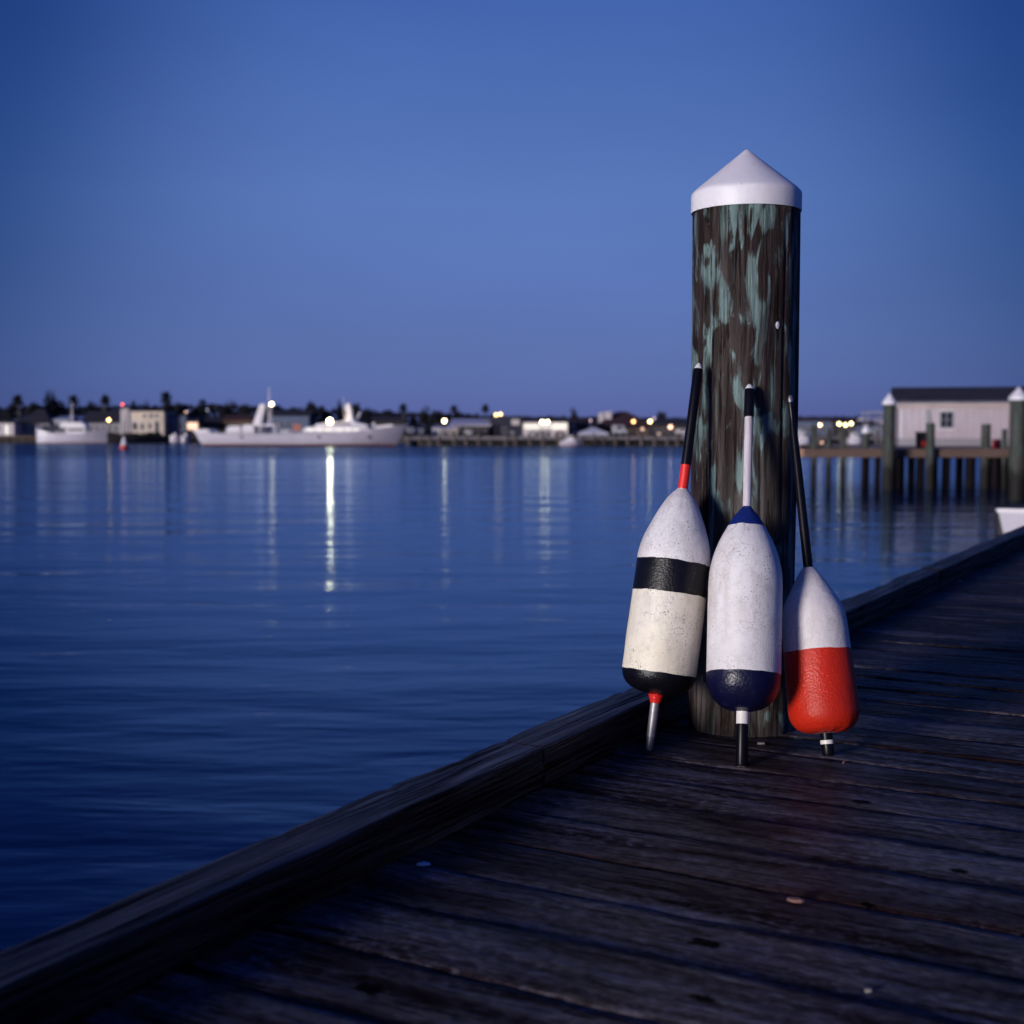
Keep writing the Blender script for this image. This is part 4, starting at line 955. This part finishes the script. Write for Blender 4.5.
def capped(px, Y, ycap, yapex, w, label, m, base=-2.5):
    r = w / 2 / F * Y; zb = za(ycap, Y); za_ = za(yapex, Y)
    root = thing('capped_post', label, 'piling', (xa(px, Y), Y, 0), group='white capped posts by the pier')
    mb = MB(); mb.lathe([(r * 1.05, base), (r, 0), (r * .97, zb + .02)], 28); mb.build('post', m, root, smooth=False)
    mb = MB(); mb.lathe([(r * 1.08, zb), (r * 1.14, zb), (r * 1.14, zb + (za_ - zb) * .2), (r * 1.08, zb + (za_ - zb) * .25), (r * .05, za_)], 32); mb.build('cap', M_WHITECAP, root, auto=30)
capped(889, 50.7, 404.5, 393.2, 12.4, 'tall post with a white cone cap at the left end of the pink building', M_PILE2)
capped(1018, 43, 400, 387, 17, 'tall thick post with a white cone cap at the right edge', M_PILE2)
capped(866, 52.1, 433, 424.5, 7.5, 'short post with a small white cap left of the pink building', M_PILE2)

# building on the pier
YB = 64.0
BA = R(14); BX0 = xa(899, YB)
def along(px):
    k = (px - 512) / F; return (YB * k - BX0) / (cos(BA) + k * sin(BA))
w = along(1036) / 2; cx = BX0 + w * cos(BA)
pb = thing('pier_building', 'pink white sided building with a dark roof standing on the pier', 'building', (cx, YB - w * sin(BA), PZ), -BA)
M_SIDE = NT('painted_vertical_siding')
g = M_SIDE.N.new('ShaderNodeTexWave'); g.wave_type = 'BANDS'; g.bands_direction = 'X'; g.inputs['Scale'].default_value = 1.0
M_SIDE.L.new(M_SIDE.mapp((1, 1, 1)), g.inputs[0])
sn = M_SIDE.noise(M_SIDE.mapp((3, 3, 1)), 1, 5)
M_SIDE = M_SIDE.out(M_SIDE.mix(sn, (.36, .30, .35), (.48, .40, .46)), .65, M_SIDE.bump(M_SIDE.rng(g.outputs[1], 0, .12), .02))
ze = za(404, YB - 1) - PZ; zlow = za(438.5, YB - 1) - PZ
mb = MB(); mb.box(-w, w, 0, 5, zlow, ze); mb.build('wall', M_SIDE, pb)
mb = MB(); mb.box(-w, w, .02, 4.98, 0, zlow - .002); mb.build('base_wall', M['grey'], pb)
mb = MB(); mb.box(-w - .12, w + .12, -.22, -.14, ze - .20, ze + .10); mb.build('fascia', mat('pinkish_eave_board', (.40, .31, .30), .7, .1, 2), pb, bevel=.01)
zr = za(387.5, YB + 2.5) - PZ
mb = MB(); a = [(-w - .3, -.24, ze + .102), (-w - .3, 5.24, ze + .102), (-w - .3, 5.24, ze + .20), (-w - .3, 2.5, zr), (-w - .3, -.24, ze + .20)]; b = [(w + .3, y, z) for x, y, z in a]
mb.add(a + b, [(0, 1, 2, 3, 4), (9, 8, 7, 6, 5), (0, 5, 6, 1), (1, 6, 7, 2), (2, 7, 8, 3), (3, 8, 9, 4), (4, 9, 5, 0)]); mb.build('roof', M['droof'], pb)
def pbx(px): return along(px) - w
def pbz(py): return za(py, YB - 1) - PZ
mb = MB(); mb.box(pbx(938.5), pbx(952.5), -.05, -.001, pbz(428.5), pbz(410.8)); f = mb.build('window', M['metal'], pb)
mb = MB(); mb.box(pbx(940), pbx(945), -.06, -.051, pbz(427), pbz(419.9)); mb.box(pbx(946), pbx(951), -.06, -.051, pbz(427), pbz(419.9)); mb.box(pbx(940), pbx(945), -.06, -.051, pbz(419.3), pbz(412.3)); mb.box(pbx(946), pbx(951), -.06, -.051, pbz(419.3), pbz(412.3)); mb.build('pane', M['glass'], f)
mb = MB(); mb.box(pbx(924.5), pbx(928.5), -.10, -.001, pbz(446), pbz(409.5)); mb.build('downspout', M['grey'], pb, bevel=.02)
mb = MB(); mb.box(pbx(899), pbx(900.5), -.03, -.001, pbz(438.2), pbz(404)); mb.build('corner_board', M['white'], pb)
mb = MB(); mb.tube((-w - .1, -.27, ze + .05), (w + .1, -.27, ze + .05), .045, .045, 8); mb.build('gutter', M['grey'], pb)
mb = MB(); mb.box(pbx(937.6), pbx(953.4), -.075, -.001, pbz(410.6), pbz(409.6)); mb.box(pbx(937.6), pbx(953.4), -.09, -.001, pbz(429.8), pbz(428.7)); mb.build('window_trim', M['white'], pb)
# things on the pier
bx = thing('storage_bin', 'black storage bin with a red label standing on the pier', 'bin', (xa(921, 52.6), 52.6, PZ))
mb = MB(); mb.add([(-.15, -.15, 0), (.15, -.15, 0), (.15, .15, 0), (-.15, .15, 0), (-.18, -.18, .62), (.18, -.18, .62), (.18, .18, .62), (-.18, .18, .62)], [(3,2,1,0),(4,5,6,7),(0,1,5,4),(1,2,6,5),(2,3,7,6),(3,0,4,7)]); mb.build('bin_body', M['black'], bx, bevel=.02)
mb = MB(); mb.box(-.2, .2, -.2, .2, .622, .68); mb.build('lid', M['black'], bx, bevel=.02)
mb = MB(); mb.box(-.05, .13, -.185, -.162, .1, .32); mb.build('red_label', M['red'], bx)
fc = thing('fuel_drum', 'red drum standing on the pier near the right edge', 'drum', (xa(997, 53), 53, PZ))
mb = MB(); mb.lathe([(.155, 0), (.165, .01), (.165, .1), (.172, .115), (.165, .13), (.165, .24), (.172, .255), (.165, .27), (.165, .35), (.155, .36)], 28); mb.build('drum_body', M['red'], fc, auto=30)
mb = MB(); mb.lathe([(.03, .361), (.03, .40), (.02, .405)], 12); o = mb.build('bung', M['black'], fc); o.location = (.07, 0, 0)

# skiff moored beside the dock, seen from the stern
sk = thing('moored_skiff', 'white skiff with a dark side moored beside the dock at the right edge', 'boat', (xa(1024, 24) + .42, 24, -.10), -TH + R(10))
hb = [(0, .82, .86, -.2, .86), (.7, .86, .86, -.25, .85), (1.5, .80, .86, -.25, .8), (2.1, .58, .87, -.15, .65), (2.5, .30, .88, .1, .4), (2.8, .04, .90, .5, .4)]
M_HB = mat('dark_hull_paint', (.008, .006, .010), .7, .1, 2)
o = hull(hb, 'hull', [M_HB, M_HB], sk, zwl=.1); o.rotation_euler = (0, 0, pi / 2)
mb = MB(); mb.add([(-.60, -.06, .02), (.60, -.06, .02), (.80, -.06, .86), (-.80, -.06, .86), (-.60, -.01, .02), (.60, -.01, .02), (.80, -.01, .86), (-.80, -.01, .86)], [(3,2,1,0),(4,5,6,7),(0,1,5,4),(1,2,6,5),(2,3,7,6),(3,0,4,7)]); mb.build('transom', M['hull'], sk, bevel=.01)
mb = MB(); mb.box(-.84, .84, -.10, -.01, .862, .93); mb.build('transom_rail', M['hullw'], sk, bevel=.015)
mb = MB(); mb.box(.25, .50, .5, .85, .84, 1.3); mb.build('console', M['hullw'], sk, bevel=.04)
